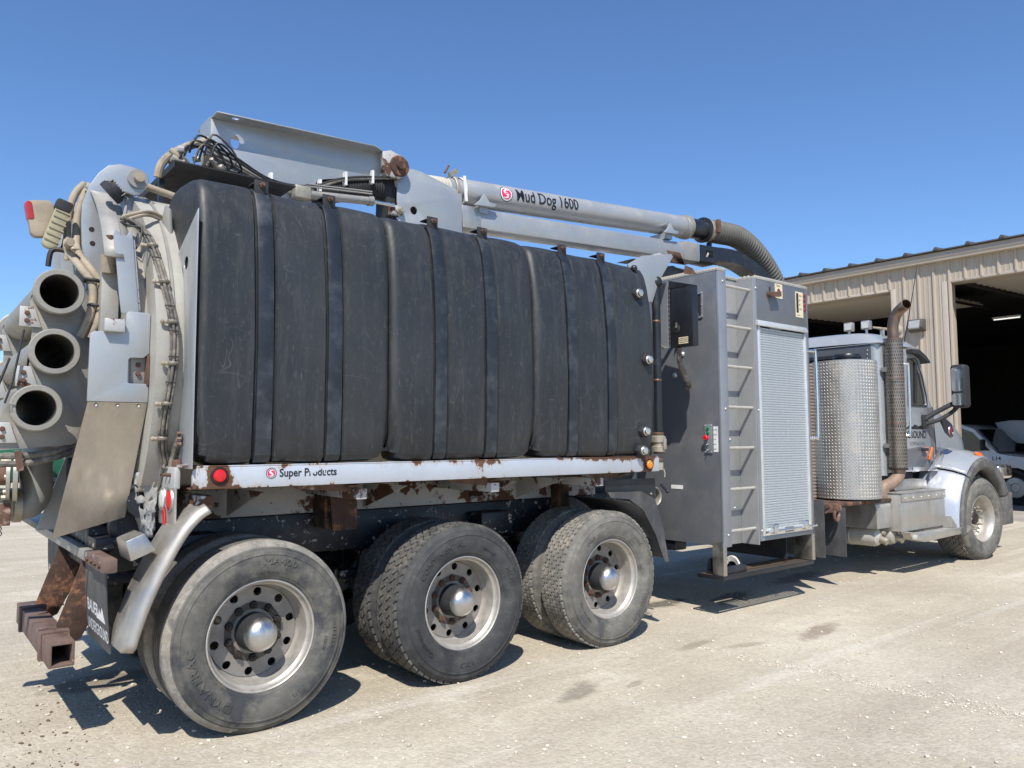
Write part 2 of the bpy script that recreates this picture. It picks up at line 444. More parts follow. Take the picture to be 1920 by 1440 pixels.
# ================================================================== ground
def _ground(ctx, c, r):
    N, L, tc, noise, remap, mix = (ctx[k] for k in ('N', 'L', 'tc', 'noise', 'remap', 'mix'))
    big = remap(noise(.35, (1, 1, 1), 6, .6), .35, .68)
    c = mix(big, (.40, .347, .258), (.56, .503, .392))
    mid = remap(noise(2.2, (1, 1, 1), 8, .7), .42, .72, 0, .55)
    c = mix(mid, c, (.41, .355, .275))
    trk = remap(noise(1.3, (.10, 1.5, 1), 5, .6), .48, .66, 0, .38)
    c = mix(trk, c, (.33, .285, .22))
    trk2 = remap(noise(1.7, (.07, 1.9, 1), 5, .6), .56, .68, 0, .5)
    c = mix(trk2, c, (.64, .59, .495))
    pale = remap(noise(1.3, (1, 1, 1), 9, .75), .56, .70, 0, .6)
    c = mix(pale, c, (.64, .59, .495))
    v = N.new('ShaderNodeTexVoronoi'); v.inputs['Scale'].default_value = 55; v.inputs['Randomness'].default_value = 1
    L.new(tc.outputs['Object'], v.inputs['Vector'])
    vf = remap(v.outputs['Distance'], .0, .75, 1.0, .0)
    rnd = N.new('ShaderNodeSeparateColor'); L.new(v.outputs['Color'], rnd.inputs[0])
    g1 = remap(rnd.outputs[0], .0, 1.0, .89, 1.11)
    sc = N.new('ShaderNodeVectorMath'); sc.operation = 'SCALE'; L.new(c, sc.inputs[0]); L.new(g1, sc.inputs['Scale']); c = sc.outputs[0]
    sp = remap(noise(170, (1, 1, 1), 4, .7), .63, .71, 0, .36)
    c = mix(sp, c, (.27, .235, .19))
    sp2 = remap(noise(120, (1, 1, 1), 4, .7), .63, .71, 0, .4)
    c = mix(sp2, c, (.66, .61, .53))
    # old fluid drips that have dried into the surface
    sep = N.new('ShaderNodeSeparateXYZ'); L.new(tc.outputs['Object'], sep.inputs[0])
    wob = noise(7, (1, 1, 1), 4, .6)
    def spot(c, x, y, rx, ry, col, op, rot=0.0):
        mp = N.new('ShaderNodeMapping'); mp.vector_type = 'TEXTURE'
        mp.inputs['Location'].default_value = (x, y, 0); mp.inputs['Rotation'].default_value = (0, 0, rot); mp.inputs['Scale'].default_value = (rx, ry, 1)
        L.new(tc.outputs['Object'], mp.inputs[0])
        ln = N.new('ShaderNodeVectorMath'); ln.operation = 'LENGTH'; L.new(mp.outputs[0], ln.inputs[0])
        ad = N.new('ShaderNodeMath'); ad.operation = 'MULTIPLY_ADD'; L.new(wob, ad.inputs[0]); ad.inputs[1].default_value = 1.4; L.new(ln.outputs['Value'], ad.inputs[2])
        f = remap(ad.outputs[0], 1.35, 1.80, op * .8, 0)
        return mix(f, c, col)
    for s in STAINS: c = spot(c, *s)
    bp = N.new('ShaderNodeBump'); bp.inputs['Strength'].default_value = .6; bp.inputs['Distance'].default_value = .012
    h1 = noise(38, (1, 1, 1), 8, .72)
    ad = N.new('ShaderNodeMath'); ad.operation = 'MULTIPLY_ADD'; L.new(vf, ad.inputs[0]); ad.inputs[1].default_value = .35; L.new(h1, ad.inputs[2])
    h2 = noise(4, (1, 1, 1), 4, .6)
    a2 = N.new('ShaderNodeMath'); a2.operation = 'MULTIPLY_ADD'; L.new(h2, a2.inputs[0]); a2.inputs[1].default_value = 1.8; L.new(ad.outputs[0], a2.inputs[2])
    L.new(a2.outputs[0], bp.inputs['Height']); L.new(bp.outputs[0], ctx['bs'].inputs['Normal'])
    return c, r
WET = (.17, .145, .105)
STAINS = [(1.75, -.62, .22, .085, WET, .75, .25), (2.15, -.72, .10, .035, WET, .5, .2), (1.9, -.50, .10, .035, WET, .4, 0), (3.2, -.38, .24, .06, (.19, .15, .10), .6, .1), (3.5, -.62, .22, .05, (.20, .16, .11), .5, -.3),
          (4.3, -.75, .38, .10, (.15, .10, .07), .65, .2), (4.15, .75, .35, .12, (.03, .026, .022), .9, 0), (4.9, .5, .4, .14, (.04, .034, .03), .8, .2), (3.6, .6, .2, .1, (.05, .04, .03), .8, 0),
          (-.15, .42, .12, .05, (.06, .045, .035), .8, 0), (-.45, 1.5, .4, .2, (.09, .07, .055), .7, 0), (6.4, .7, .6, .15, (.08, .07, .06), .7, .1)]
m_ground = material('compacted_limestone_yard', (.44, .39, .32), .93, 0, .1, 1.0, extra=_ground, spec=.2)
g = MB()
def gz(x, y): return 0.0
xs = [-900, -200, -60, -20, -8, 0, 8, 16, 30, 60, 200, 900]
g.add([(x, y, 0) for x in xs for y in xs], [(i * 12 + j, (i + 1) * 12 + j, (i + 1) * 12 + j + 1, i * 12 + j + 1) for i in range(11) for j in range(11)])
ground = tag(g.build('ground', m_ground), kind='structure')
m_stone = material('limestone_chippings', (.54, .49, .40), .9, 0, .35, 9.0, fine=.2)
m_chip = material('rust_flake_chippings', (.14, .085, .06), .9, 0, .35, 30.0)
def stones(n, spots, name, mat, rmin, rmax, label, cat):
    pm = MB(); rnd = random.Random(len(name) * 13 + n)
    t = (1 + sqrt(5)) / 2
    iv = [V(p).normalized() for p in ((-1, t, 0), (1, t, 0), (-1, -t, 0), (1, -t, 0), (0, -1, t), (0, 1, t), (0, -1, -t), (0, 1, -t), (t, 0, -1), (t, 0, 1), (-t, 0, -1), (-t, 0, 1))]
    ifc = [(0, 11, 5), (0, 5, 1), (0, 1, 7), (0, 7, 10), (0, 10, 11), (1, 5, 9), (5, 11, 4), (11, 10, 2), (10, 7, 6), (7, 1, 8), (3, 9, 4), (3, 4, 2), (3, 2, 6), (3, 6, 8), (3, 8, 9), (4, 9, 5), (2, 4, 11), (6, 2, 10), (8, 6, 7), (9, 8, 1)]
    for k in range(n):
        x, y = spots(rnd)
        r = rmin + (rmax - rmin) * rnd.random() ** 5
        a = rnd.random() * 6.28; sx, sy, sz = rnd.uniform(.7, 1.3), rnd.uniform(.6, 1.1), rnd.uniform(.4, .8)
        pm.add([(x + r * (p.x * sx * cos(a) - p.y * sy * sin(a)) * rnd.uniform(.8, 1.15), y + r * (p.x * sx * sin(a) + p.y * sy * cos(a)) * rnd.uniform(.8, 1.15), r * (p.z * sz * rnd.uniform(.8, 1.1) + sz * .55)) for p in iv], ifc)
    return tag(pm.build(name, mat, None, smooth=False, weld=False), label, cat, kind='stuff')
def near_cam(rnd):
    d = 1.0 + 11 * rnd.random() ** 1.7; a = radians(51) + rnd.uniform(-.75, .75)
    return -1.59 + d * cos(a), -4.14 + d * sin(a)
stones(15000, near_cam, 'gravel', m_stone, .0026, .015, 'loose pale limestone gravel scattered over the yard', 'gravel')
def ridge(rnd):
    t = rnd.random() ** .8
    return 3.15 + .0 + t * .25 + rnd.gauss(0, .03 + .03 * t), -.45 - t * 2.2 + rnd.gauss(0, .04)
stones(700, ridge, 'gravel_ridge', m_stone, .005, .014, 'thin ridge of loose gravel running across the bare yard', 'gravel')
def flakes(rnd): return -1.15 + rnd.gauss(0, .28), .55 + rnd.gauss(0, .45)
stones(420, flakes, 'rust_flakes', m_chip, .003, .012, 'brown rust flakes fallen on the ground behind the hitch', 'rust flakes')

# ================================================================== warehouse
m_clad = material('tan_steel_cladding', (.44, .37, .285), .5, .1, .06, 1.2, fine=.03, stretch=(1, 1, .2), layers=[((.30, .25, .19), 1.5, .62, .14, .7, (1, 1, .3), 0, .5)])
m_cladtrim = material('tan_trim', (.47, .40, .32), .5, .1, .06, 2)
m_roof = material('grey_brown_roof_steel', (.10, .092, .08), .5, .3, .1, 2)
m_liner = material('pale_ceiling_liner', (.55, .50, .42), .6, 0, .06, 2)
m_inwall = material('gloom_dark_lining', (.035, .03, .026), .8, 0, .2, 2)  # indoor gloom of the bays put into this near-black lining colour
m_conc = material('dusty_concrete_floor', (.36, .33, .29), .8, 0, .2, 1.2)
FX = 15.0
wh = thing('warehouse', (FX, 3, 0), 'tan ribbed steel warehouse with two open truck bays and dark inside', 'warehouse')
def panel_mesh(z0, z1, pitch=.30):
    # one 12 inch run of ribbed cladding: trapezoid major rib and two small flutes, with thickness
    prof = [(0, 0), (.022, -.036), (.050, -.036), (.072, 0), (.125, 0), (.132, -.008), (.150, -.008), (.157, 0), (.215, 0), (.222, -.008), (.240, -.008), (.247, 0), (pitch - .0006, 0)]
    mb = MB(); n = len(prof)
    vs = [(x, -y, z) for (y, x) in prof for z in (z0, z1)]
    vs = [(q[1], q[0], z) for q in [(p[0], p[1]) for p in prof] for z in (z0, z1)]
    vs += [(.012, q[0], z) for q in prof for z in (z0, z1)]
    fs = []
    for i in range(n - 1):
        fs.append((2 * i, 2 * i + 1, 2 * i + 3, 2 * i + 2))
        fs.append((2 * n + 2 * i, 2 * n + 2 * i + 2, 2 * n + 2 * i + 3, 2 * n + 2 * i + 1))
        fs.append((2 * i, 2 * i + 2, 2 * n + 2 * i + 2, 2 * n + 2 * i))
        fs.append((2 * i + 1, 2 * n + 2 * i + 1, 2 * n + 2 * i + 3, 2 * i + 3))
    fs += [(0, 2 * n, 2 * n + 1, 1), (2 * n - 2, 2 * n - 1, 4 * n - 1, 4 * n - 2)]
    return mb.add(vs, fs)
DT = 4.76; ET = 5.20
LD0, LD1 = 3.48, 7.30            # left bay
RD0, RD1 = -2.0, 2.34            # right bay
cl = {}
def clad(y, z0, z1):
    k = (z0, z1)
    if k not in cl:
        cl[k] = panel_mesh(z0, z1).build('wall_panel', m_clad, wh, origin=(0, y - 3, 0), local=True, ang=20)
        return
    link_copy(cl[k], wh, (0, y - 3, 0))
y = 3.46 - .3 * 27
while y < 10.5:
    inL = y + .3 > LD0 + .02 and y < LD1 - .02
    inR = y + .3 > RD0 + .02 and y < RD1 - .17
    clad(y, DT if (inL or inR) else 0, ET)
    y += .30
B(14.86, 15.06, -4.8, 10.6, 5.18, 5.375).build('eave_trim', m_cladtrim, wh, bevel=.02)
B(14.84, 14.875, -4.82, 10.62, 5.25, 5.30).build('eave_trim', m_cladtrim, wh, bevel=.012)
rf = MB(); rf.add([(14.78, -4.9, 5.375), (14.78, 10.7, 5.375), (34, 10.7, 6.9), (34, -4.9, 6.9), (14.78, -4.9, 5.40), (14.78, 10.7, 5.40), (34, 10.7, 6.93), (34, -4.9, 6.93)],
       [(0, 1, 2, 3), (7, 6, 5, 4), (0, 4, 5, 1), (1, 5, 6, 2), (2, 6, 7, 3), (3, 7, 4, 0)])
roof = rf.build('roof', m_roof, wh)
sm = None
for k in range(26):
    yy = -4.75 + .6 * k
    if sm is None:
        s_ = MB().add([(14.765, -.05, 5.40), (14.765, .05, 5.40), (14.765, .018, 5.455), (14.765, -.018, 5.455), (34, -.05, 6.927), (34, .05, 6.927), (34, .018, 6.98), (34, -.018, 6.98)],
                      [(0, 3, 2, 1), (4, 5, 6, 7), (0, 1, 5, 4), (1, 2, 6, 5), (2, 3, 7, 6), (3, 0, 4, 7)])
        sm = s_.build('roof_seam', m_roof, roof, origin=(0, 0, 0), local=True, smooth=False)
        sm.location = (-15, yy - 3, 0)
    else: link_copy(sm, roof, (-15, yy - 3, 0))
# door trims and jambs
def jamb(y0, y1): B(FX - .012, 15.36, y0, y1, 0, DT).build('door_jamb', m_cladtrim, wh, bevel=.004)
jamb(RD1 - .004, RD1 + .11); jamb(LD0 - .10, LD0 - .0); jamb(LD1, LD1 + .1); jamb(RD0 - .1, RD0)
for y0, y1 in ((LD0 + .002, LD1 - .002), (RD0 + .002, RD1 - .006)):
    B(FX - .02, 15.36, y0, y1, DT - .035, DT + .015).build('door_head', m_cladtrim, wh, bevel=.004)
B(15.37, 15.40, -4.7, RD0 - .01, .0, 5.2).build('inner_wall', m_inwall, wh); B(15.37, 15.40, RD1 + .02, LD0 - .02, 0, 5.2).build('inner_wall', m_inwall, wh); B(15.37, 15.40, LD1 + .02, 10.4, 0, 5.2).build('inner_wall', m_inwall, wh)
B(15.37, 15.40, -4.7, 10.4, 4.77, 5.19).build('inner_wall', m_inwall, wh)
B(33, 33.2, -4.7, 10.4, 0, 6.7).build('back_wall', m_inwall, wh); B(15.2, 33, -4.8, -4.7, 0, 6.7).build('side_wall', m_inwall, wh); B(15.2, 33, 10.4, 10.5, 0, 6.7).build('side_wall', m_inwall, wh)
tag(B(15.0, 33.0, -4.7, 10.4, -.12, .006).build('warehouse_floor', m_conc), kind='structure')
for y0, y1 in ((LD0 + .03, LD1 - .03), (RD0 + .03, RD1 - .06)):      # the raised overhead doors lying under the roof
    od = None; lp = None
    for k in range(14):
        x = 15.45 + k * .34
        if lp is None:
            lp = MB().add([(0, y0, 0), (.27, y0, 0), (.285, y0, -.02), (.0, y0, .04), (0, y1, 0), (.27, y1, 0), (.285, y1, -.02), (0, y1, .04)],
                          [(0, 1, 5, 4), (1, 2, 6, 5), (2, 3, 7, 6), (3, 0, 4, 7), (0, 3, 2, 1), (4, 5, 6, 7)]).build('overhead_door_panel', m_liner, wh, local=True, smooth=False)
        o = lp if k == 0 else link_copy(lp, wh)
        o.location = (x - FX, -3, 4.86 + .012 * k)
    for yy in (y0 - .01, y1 + .02): MB().bar((15.42, yy, 4.80), (20.3, yy, 4.95), .05, .06).build('door_track', m_inwall, wh)
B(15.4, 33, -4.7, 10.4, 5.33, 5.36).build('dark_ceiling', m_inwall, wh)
# wall lamp on the pier between the bays
wl = thing('wall_lamp', (14.93, 2.93, 3.93), 'grey wall light on the tan pier between the bays', 'lamp')
b_ = MB().add([(14.955, 2.76, 3.78), (14.955, 3.10, 3.78), (14.955, 3.10, 4.04), (14.955, 2.76, 4.04), (14.76, 2.78, 3.86), (14.76, 3.08, 3.86), (14.80, 3.08, 4.035), (14.80, 2.78, 4.035)],
         [(0, 1, 2, 3), (7, 6, 5, 4), (0, 4, 5, 1), (1, 5, 6, 2), (2, 6, 7, 3), (3, 7, 4, 0)]).build('housing', material('grey_lamp_housing', (.10, .095, .085), .5, .2), wl, bevel=.012)
MB().add([(14.772, 2.82, 3.83), (14.772, 3.04, 3.83), (14.752, 3.04, 3.855), (14.752, 2.82, 3.855), (14.790, 3.04, 4.01), (14.790, 2.82, 4.01)], [(3, 2, 4, 5), (0, 1, 2, 3)]).build('lens', material('dusty_lamp_glass', (.36, .36, .34), .3, 0, .1, 20), b_)
# lit tube light under the ceiling
tl = thing('tube_light', (22, 3.6, 4.86), 'lit fluorescent tube light hanging in the dark right bay', 'light')
B(21.95, 22.05, 3.25, 3.95, 4.87, 4.91).build('fixture', m_white, tl)
MB().cyl((22, 3.28, 4.845), (22, 3.92, 4.845), .014, seg=10).build('tube', material('lit_tube', (.9, .9, .85), emit=(1, .97, .9, 1.0)), tl)

# ================================================================== pickup in the right bay
m_pick = material('white_pickup_paint', (.62, .63, .64), .3, 0, .04, 3, coat=.5)
m_ptyre = material('pickup_tyre_rubber', (.02, .02, .02), .8)
pk = thing('pickup_truck', (19.9, 4.2, 0), 'white pickup with its hood raised inside the dark right bay', 'pickup truck')
def pick_side(x):
    # body outline in (y, z); nose towards -y
    out = [(7.1, .55), (7.1, 1.12), (4.95, 1.12), (4.9, 1.16), (4.7, 1.86), (4.45, 1.94), (3.75, 1.92), (3.45, 1.80), (2.98, 1.22), (2.75, 1.17), (2.25, 1.10), (2.10, 1.0), (2.05, .62), (2.10, .50)]
    ar = [(2.62 - .46 * cos(a), .42 + .46 * sin(a)) for a in [radians(d) for d in (5, 30, 55, 80, 100, 125, 150, 175)]]
    ar2 = [(6.1 - .46 * cos(a), .42 + .46 * sin(a)) for a in [radians(d) for d in (5, 30, 55, 80, 100, 125, 150, 175)]]
    return out + ar + [(3.2, .45), (5.6, .45)] + ar2 + [(6.6, .5)]
MB().plate(pick_side(0), 1.85, (19.0, 0, 0), (0, 1, 0), (0, 0, 1)).build('body', m_pick, pk, bevel=.03)
for ys, zs in (([(4.62, 1.24), (4.6, 1.80), (4.05, 1.85), (4.02, 1.24)]), 0), (([(3.98, 1.24), (4.0, 1.85), (3.72, 1.82), (3.48, 1.72), (3.12, 1.28)]), 0):
    MB().plate(ys, .012, (18.988, 0, 0), (0, 1, 0), (0, 0, 1)).build('side_window', m_glass, pk)
MB().add([(19.12, 2.93, 1.25), (20.73, 2.93, 1.25), (20.66, 3.42, 1.80), (19.19, 3.42, 1.80), (19.12, 2.945, 1.22), (20.73, 2.945, 1.22), (20.66, 3.45, 1.79), (19.19, 3.45, 1.79)],
         [(0, 1, 2, 3), (7, 6, 5, 4), (0, 4, 5, 1), (1, 5, 6, 2), (2, 6, 7, 3), (3, 7, 4, 0)]).build('windscreen', m_glass, pk)
MB().plate([(3.69, 1.99), (3.30, 2.04), (2.9, 2.03), (2.66, 1.88), (2.72, 1.70), (2.88, 1.44), (3.10, 1.46), (3.58, 1.80)], .05, (19.25, 0, 0), V((.35, 1, 0)), V((.25, 0, 1))).build('hood', m_pick, pk, bevel=.015)
for yy in (2.62, 6.1):
    w_ = MB().lathe([(.20, .02), (.26, .0), (.38, -.01), (.41, .03), (.41, .20), (.36, .22)], (19.06, yy, .41), (-1, 0, 0), 28).build('wheel', m_ptyre, pk)
    MB().lathe([(.0, .03), (.09, .03), (.11, .06), (.23, .05), (.25, .0)], (19.06, yy, .41), (-1, 0, 0), 24).build('rim', m_rim, w_)
B(18.72, 18.90, 3.16, 3.24, 1.28, 1.55).build('mirror', m_blackmatte, pk, bevel=.03); B(18.88, 19.0, 3.18, 3.21, 1.30, 1.34).build('mirror_arm', m_blackmatte, pk)
decal_text('L14', .13, lambda u, w: (18.993, 3.08 - u, 1.05 + w), .02).build('lettering', m_decalblack, pk)
sh = thing('storage_shelf', (21.5, 1.6, 0), 'tan shelf of boxes standing at the right behind the pickup', 'shelf')
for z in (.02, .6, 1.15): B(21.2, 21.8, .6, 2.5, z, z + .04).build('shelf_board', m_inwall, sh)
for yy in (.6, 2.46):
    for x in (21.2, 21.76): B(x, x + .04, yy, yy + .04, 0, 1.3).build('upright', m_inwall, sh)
m_box = material('tan_cardboard', (.36, .25, .12), .8)
for k in range(4):
    bx = B(21.25, 21.7, .7 + k * .44, 1.1 + k * .44, 1.192, 1.52 - .03 * (k % 2)).build('cardboard_box', m_box, bevel=.006)
    tag(bx, ['rightmost tan box on the shelf behind the pickup', 'tan box second from the right on the shelf', 'tan box third from the right on the shelf', 'tan box at the left end of the shelf'][k], 'box', 'boxes on the workshop shelf')
# ================================================================== green machine far behind, seen under the suction tubes
gm = thing('green_trailer', (0.6, 25, 0), 'dark green trailer with pale panel far behind the suction tubes', 'trailer')
B(-1.6, 3.2, 24.2, 26.2, .45, 1.42).build('body', m_green, gm, bevel=.03)
B(-1.6, .95, 24.185, 24.2, .47, 1.10).build('side_panel', m_palegreen, gm)
B(-1.7, 3.3, 24.15, 26.25, .30, .45).build('frame', m_blackmatte, gm)
B(.62, .72, 24.1, 24.14, 1.15, 1.75).build('marker_post', m_yellow, gm); B(.30, .55, 24.1, 24.16, 1.25, 1.7).build('notice_board', m_white, gm); B(1.0, 1.9, 24.3, 24.9, 1.42, 1.75).build('engine_cover', m_white, gm, bevel=.03)
for x in (-.8, 2.2):
    MB().lathe([(0, .0), (.18, .02), (.30, .0), (.34, .04), (.34, .2)], (x, 24.25, .34), (0, -1, 0), 24).build('wheel', m_ptyre, gm)

# ================================================================== the truck
TR = thing('vacuum_truck', (4.5, 1.2, 0), 'silver vacuum excavation truck with black poly water tanks and overhead boom', 'truck')
CY = 1.2                                             # centre line
# ---- chassis
for y0 in (CY - .43, CY + .35):
    MB().box(-.72, 9.9, y0, y0 + .08, .80, 1.065).build('frame_rail', m_chassis, TR, bevel=.008)
for y0 in (CY - .48, CY + .38):
    MB().box(-.50, 3.25, y0, y0 + .10, 1.072, 1.262).build('subframe_beam', m_subframe, TR, bevel=.006)
MB().box(-.42, 3.22, .45, 1.95, 1.264, 1.296).build('body_floor', m_rustdark, TR)
for x in (-.35, .55, 1.55, 2.55):                    # cross sills under the body
    for s in (0, 1):
        a, b = (.0, .718) if s == 0 else (1.682, 2.4)
        MB().box(x, x + .07, a, b, 1.20, 1.262).build('cross_sill', m_subframe, TR, bevel=.004)
for x, w in ((.02, .012), (.95, .012), (1.85, .012), (2.32, .012)):   # gusset plates below the rub rail
    MB().plate([(0, 1.262), (.58, 1.262), (.58, 1.09)], .012, (x, .10, 0), (0, 1, 0), (0, 0, 1)).build('gusset_plate', m_subframe, TR)
for x, zl in ((.16, 1.235), (1.22, 1.23), (2.50, 1.23)):  # bent angle brackets hanging from the rail
    MB().plate([(0, 1.298), (.42, 1.298), (.36, zl + .01), (.04, zl + .04)], .010, (x, .06, 0), (1, 0, 0), (0, 0, 1)).box(x + .34, x + .42, .0, .07, 1.275, 1.285).build('angle_bracket', m_rust, TR)
mb = MB().plate([(0, 1.262), (.20, 1.262), (.20, .97), (.03, .97)], .03, (.60, .50, 0), (1, 0, 0), (0, 0, 1)).box(.60, .63, .53, .70, .98, 1.26).box(.77, .80, .53, .70, .98, 1.26)
mb.build('body_hanger', m_rustdark, TR, bevel=.004)
MB().box(2.72, 2.84, .62, .717, .85, 1.24).build('body_hanger', m_rustdark, TR, bevel=.004)
for x in (.66, 2.0, 3.4, 6.0, 8.0):
    MB().box(x - .05, x + .05, .85, 1.55, .84, 1.02).build('cross_member', m_chassis, TR, bevel=.006)
for x in (0, 1.327, 2.686):
    MB().cyl((x, .25, .5), (x, 2.15, .5), .075, seg=16).sphere((x, 1.2, .5), .2, 16, 9).build('axle', m_chassis, TR)
    for y0 in (.80, 1.60):
        MB().box(x - .5, x + .5, y0 - .045, y0 + .045, .60, .66).box(x - .09, x + .09, y0 - .06, y0 + .06, .5, .68).build('spring', m_chassis, TR, bevel=.006)
        MB().cyl((x + .35, y0, .5), (x + .35, y0, .78), .11, seg=18).build('air_bag', m_blackmatte, TR)
    for y0 in (.62, 1.78):
        MB().cyl((x - .28, y0, .62), (x - .12, y0, .60), .085, seg=16).build('brake_chamber', m_chassis, TR)
for x in (-.35, 1.9):                                # dark boxes and valves between the rails
    MB().box(x, x + .3, .58, .76, .84, 1.0).build('valve_box', m_chassis, TR, bevel=.01)
MB().cyl((1.0, .70, .68), (1.55, .70, .68), .12, seg=18).build('air_tank', m_chassis, TR)

# ---- wheels
def text3d(s, size, ex, bold=0.0, sx=1.0):
    cu = bpy.data.curves.new('lettering', 'FONT'); cu.body = s; cu.size = size; cu.offset = bold * size; cu.align_x = 'CENTER'; cu.extrude = ex; cu.resolution_u = 2
    ob = bpy.data.objects.new('lettering', cu); COL.objects.link(ob); bpy.context.view_layer.update()
    dg = bpy.context.evaluated_depsgraph_get(); me = ob.evaluated_get(dg).to_mesh()
    vs = [(v.co.x * sx, v.co.y, v.co.z) for v in me.vertices]; fs = [tuple(p.vertices) for p in me.polygons]
    ob.evaluated_get(dg).to_mesh_clear(); bpy.data.objects.remove(ob); bpy.data.curves.remove(cu)
    return vs, fs
def sidewall(r):
    P = [(.298, .004), (.302, -.006), (.315, -.016), (.345, -.027), (.39, -.033), (.43, -.030), (.462, -.018), (.48, -.006), (.492, .006), (.505, .03)]
    for (r0, y0), (r1, y1) in zip(P, P[1:]):
        if r <= r1: return y0 + (y1 - y0) * (r - r0) / (r1 - r0)
    return .02
HUBZ = .5
def squash(vs, zmin=-.4985):
    out = []
    for x, y, z in vs:
        if z < -.44 and abs(x) < .24:                # bulge above the contact patch
            k = (1 - abs(x) / .24) * min(1, (-.44 - z) / .05)
            y = y - .010 * k if y < .12 else y + .010 * k
        out.append((x, y, max(z, zmin)))
    return out
def tyre_mesh(kind, seg=96):
    rb = .506 if kind == 'rib' else .496
    side = [(.298, .004), (.300, -.004), (.304, -.009), (.312, -.014), (.318, -.0145), (.320, -.0185), (.345, -.027), (.37, -.0312), (.39, -.033), (.415, -.0315), (.432, -.0295), (.434, -.0325), (.440, -.0305), (.442, -.0255), (.455, -.021), (.463, -.0175), (.465, -.019), (.472, -.0135), (.474, -.0095), (.483, -.003), (.491, .006), (rb - .004, .018)]
    tread = []
    if kind == 'rib':
        tread = [(rb, .030)]
        for g in (.068, .104, .140, .176):
            tread += [(rb, g - .006), (rb - .007, g - .004), (rb - .007, g + .004), (rb, g + .006)]
        tread += [(rb, .210)]
    else: tread = [(rb, .030), (rb, .12), (rb, .21)]
    other = [(r, .24 - y) for r, y in reversed(side)]
    prof = [(r, -y) for r, y in side + tread + other]
    mb = MB().lathe(prof, (0, 0, 0), (0, -1, 0), seg)
    mb.v = squash(mb.v)
    return mb
def tread_blocks(kind):
    mb = MB(); rnd = random.Random(5)
    r0, r1 = .492, .5085
    def block(poly, s=1):                           # poly: (angle, y) corners
        cx = sum(p[0] for p in poly) / len(poly); cy = sum(p[1] for p in poly) / len(poly)
        n = len(poly); vs = []
        for a, y in poly: vs.append((r0 * cos(a), y, r0 * sin(a)))
        for a, y in poly:
            a2 = cx + (a - cx) * .95; y2 = cy + (y - cy) * .95
            vs.append((r1 * cos(a2), y2, r1 * sin(a2)))
        mb.add(vs, [tuple(range(n, 2 * n))] + [(i, (i + 1) % n, n + (i + 1) % n, n + i) for i in range(n)])
    if kind == 'drive':
        nb = 58; da = 2 * pi / nb
        for row, (ya, yb) in enumerate(((.012, .052), (.057, .094), (.099, .141), (.146, .183), (.188, .228))):
            sk = (.30, -.28, .25, -.28, .30)[row] * da
            for k in range(nb):
                a = k * da + row * .5 * da; g = .10 * da
                ym = (ya + yb) / 2
                block([(a + g - sk, ya), (a + g + sk * .3, ym), (a + g - sk * .6, yb), (a + da - g - sk * .6, yb), (a + da - g + sk * .3, ym), (a + da - g - sk, ya)])
    else:
        nb = 56; da = 2 * pi / nb; rows = 6; w = .216 / rows
        for row in range(rows):
            ya = .012 + row * w; yb = ya + w - .004
            for k in range(nb):
                a = (k + .5 * (row % 2)) * da; g = .055 * da; ym = (ya + yb) / 2
                block([(a + g + .14 * da, ya), (a + g - .10 * da, ym), (a + g + .14 * da, yb), (a + da - g - .14 * da, yb), (a + da - g + .10 * da, ym), (a + da - g - .14 * da, ya)])
    mb.v = squash(mb.v)
    return mb
def arc_text(mb, s, size, r, ang, bold=.0, sx=1.0, h=.0038):
    vs, fs = text3d(s, size, h, bold, sx)
    out = []
    for u, w, z in vs:
        rr = r + w; a = ang - u / (r + size * .35)
        out.append((rr * cos(a), sidewall(rr) - z - .0016, rr * sin(a)))
    mb.add(out, fs)
def rim_parts(par, front=False):
    d0 = .150
    prof = [(.299, .02), (.300, .002), (.298, -.003), (.292, -.005), (.287, -.001), (.284, .012), (.279, .026), (.268, .036), (.263, .060), (.259, .095), (.254, .122), (.248, .134), (.242, d0)]
    MB().lathe([(r, -y) for r, y in prof] + [(.242, -(d0 + .02)), (.264, -(d0 - .02)), (.272, -.05), (.29, -.03), (.299, -.02)], seg=72).build('rim_barrel', m_rim, par, local=True)
    holes = [circle(.0235, 14, .214 * cos(a), .214 * sin(a)) for a in [2 * pi * (k + .35) / 10 for k in range(10)]]
    MB().plate(circle(.2425, 72), .012, (0, d0, 0), (1, 0, 0), (0, 0, 1), holes=holes + [circle(.10, 36)]).build('rim_disc', m_rimdisc, par, local=True)
    MB().lathe([(.168, -d0 + .001), (.160, -d0 + .012), (.120, -d0 + .012), (.112, -d0 + .004), (.10, -d0 + .004)], seg=48).build('bolt_ring', m_rimdisc, par, local=True)
    hub_mat = m_blackmatte
    MB().lathe([(.104, -d0), (.100, -.07), (.094, -.045), (.092, -.03), (.0, -.03)], seg=36).build('hub', hub_mat, par, local=True)
    MB().lathe([(.088, -.036), (.090, -.030), (.089, -.015), (.083, .003), (.072, .018), (.055, .030), (.034, .038), (.015, .041), (0, .042)], seg=40).build('hub_cap', m_hubcap, par, local=True)
    nut = None
    for k in range(10):
        a = 2 * pi * (k + .5) / 10; p = (.142 * cos(a), d0 - .012, .142 * sin(a))
        if nut is None: nut = MB().lathe([(.024, -.0), (.024, .004), (.021, .006)], axis=(0, -1, 0), seg=14).hexnut((0, 0, 0), (0, -1, 0), .021, .022, stud=.014).build('lug_nut', m_nutdark if par.get('darknut') else m_nut, par, local=True, bevel=.002)
        else: nut = link_copy(nut, par)
        nut.location = p
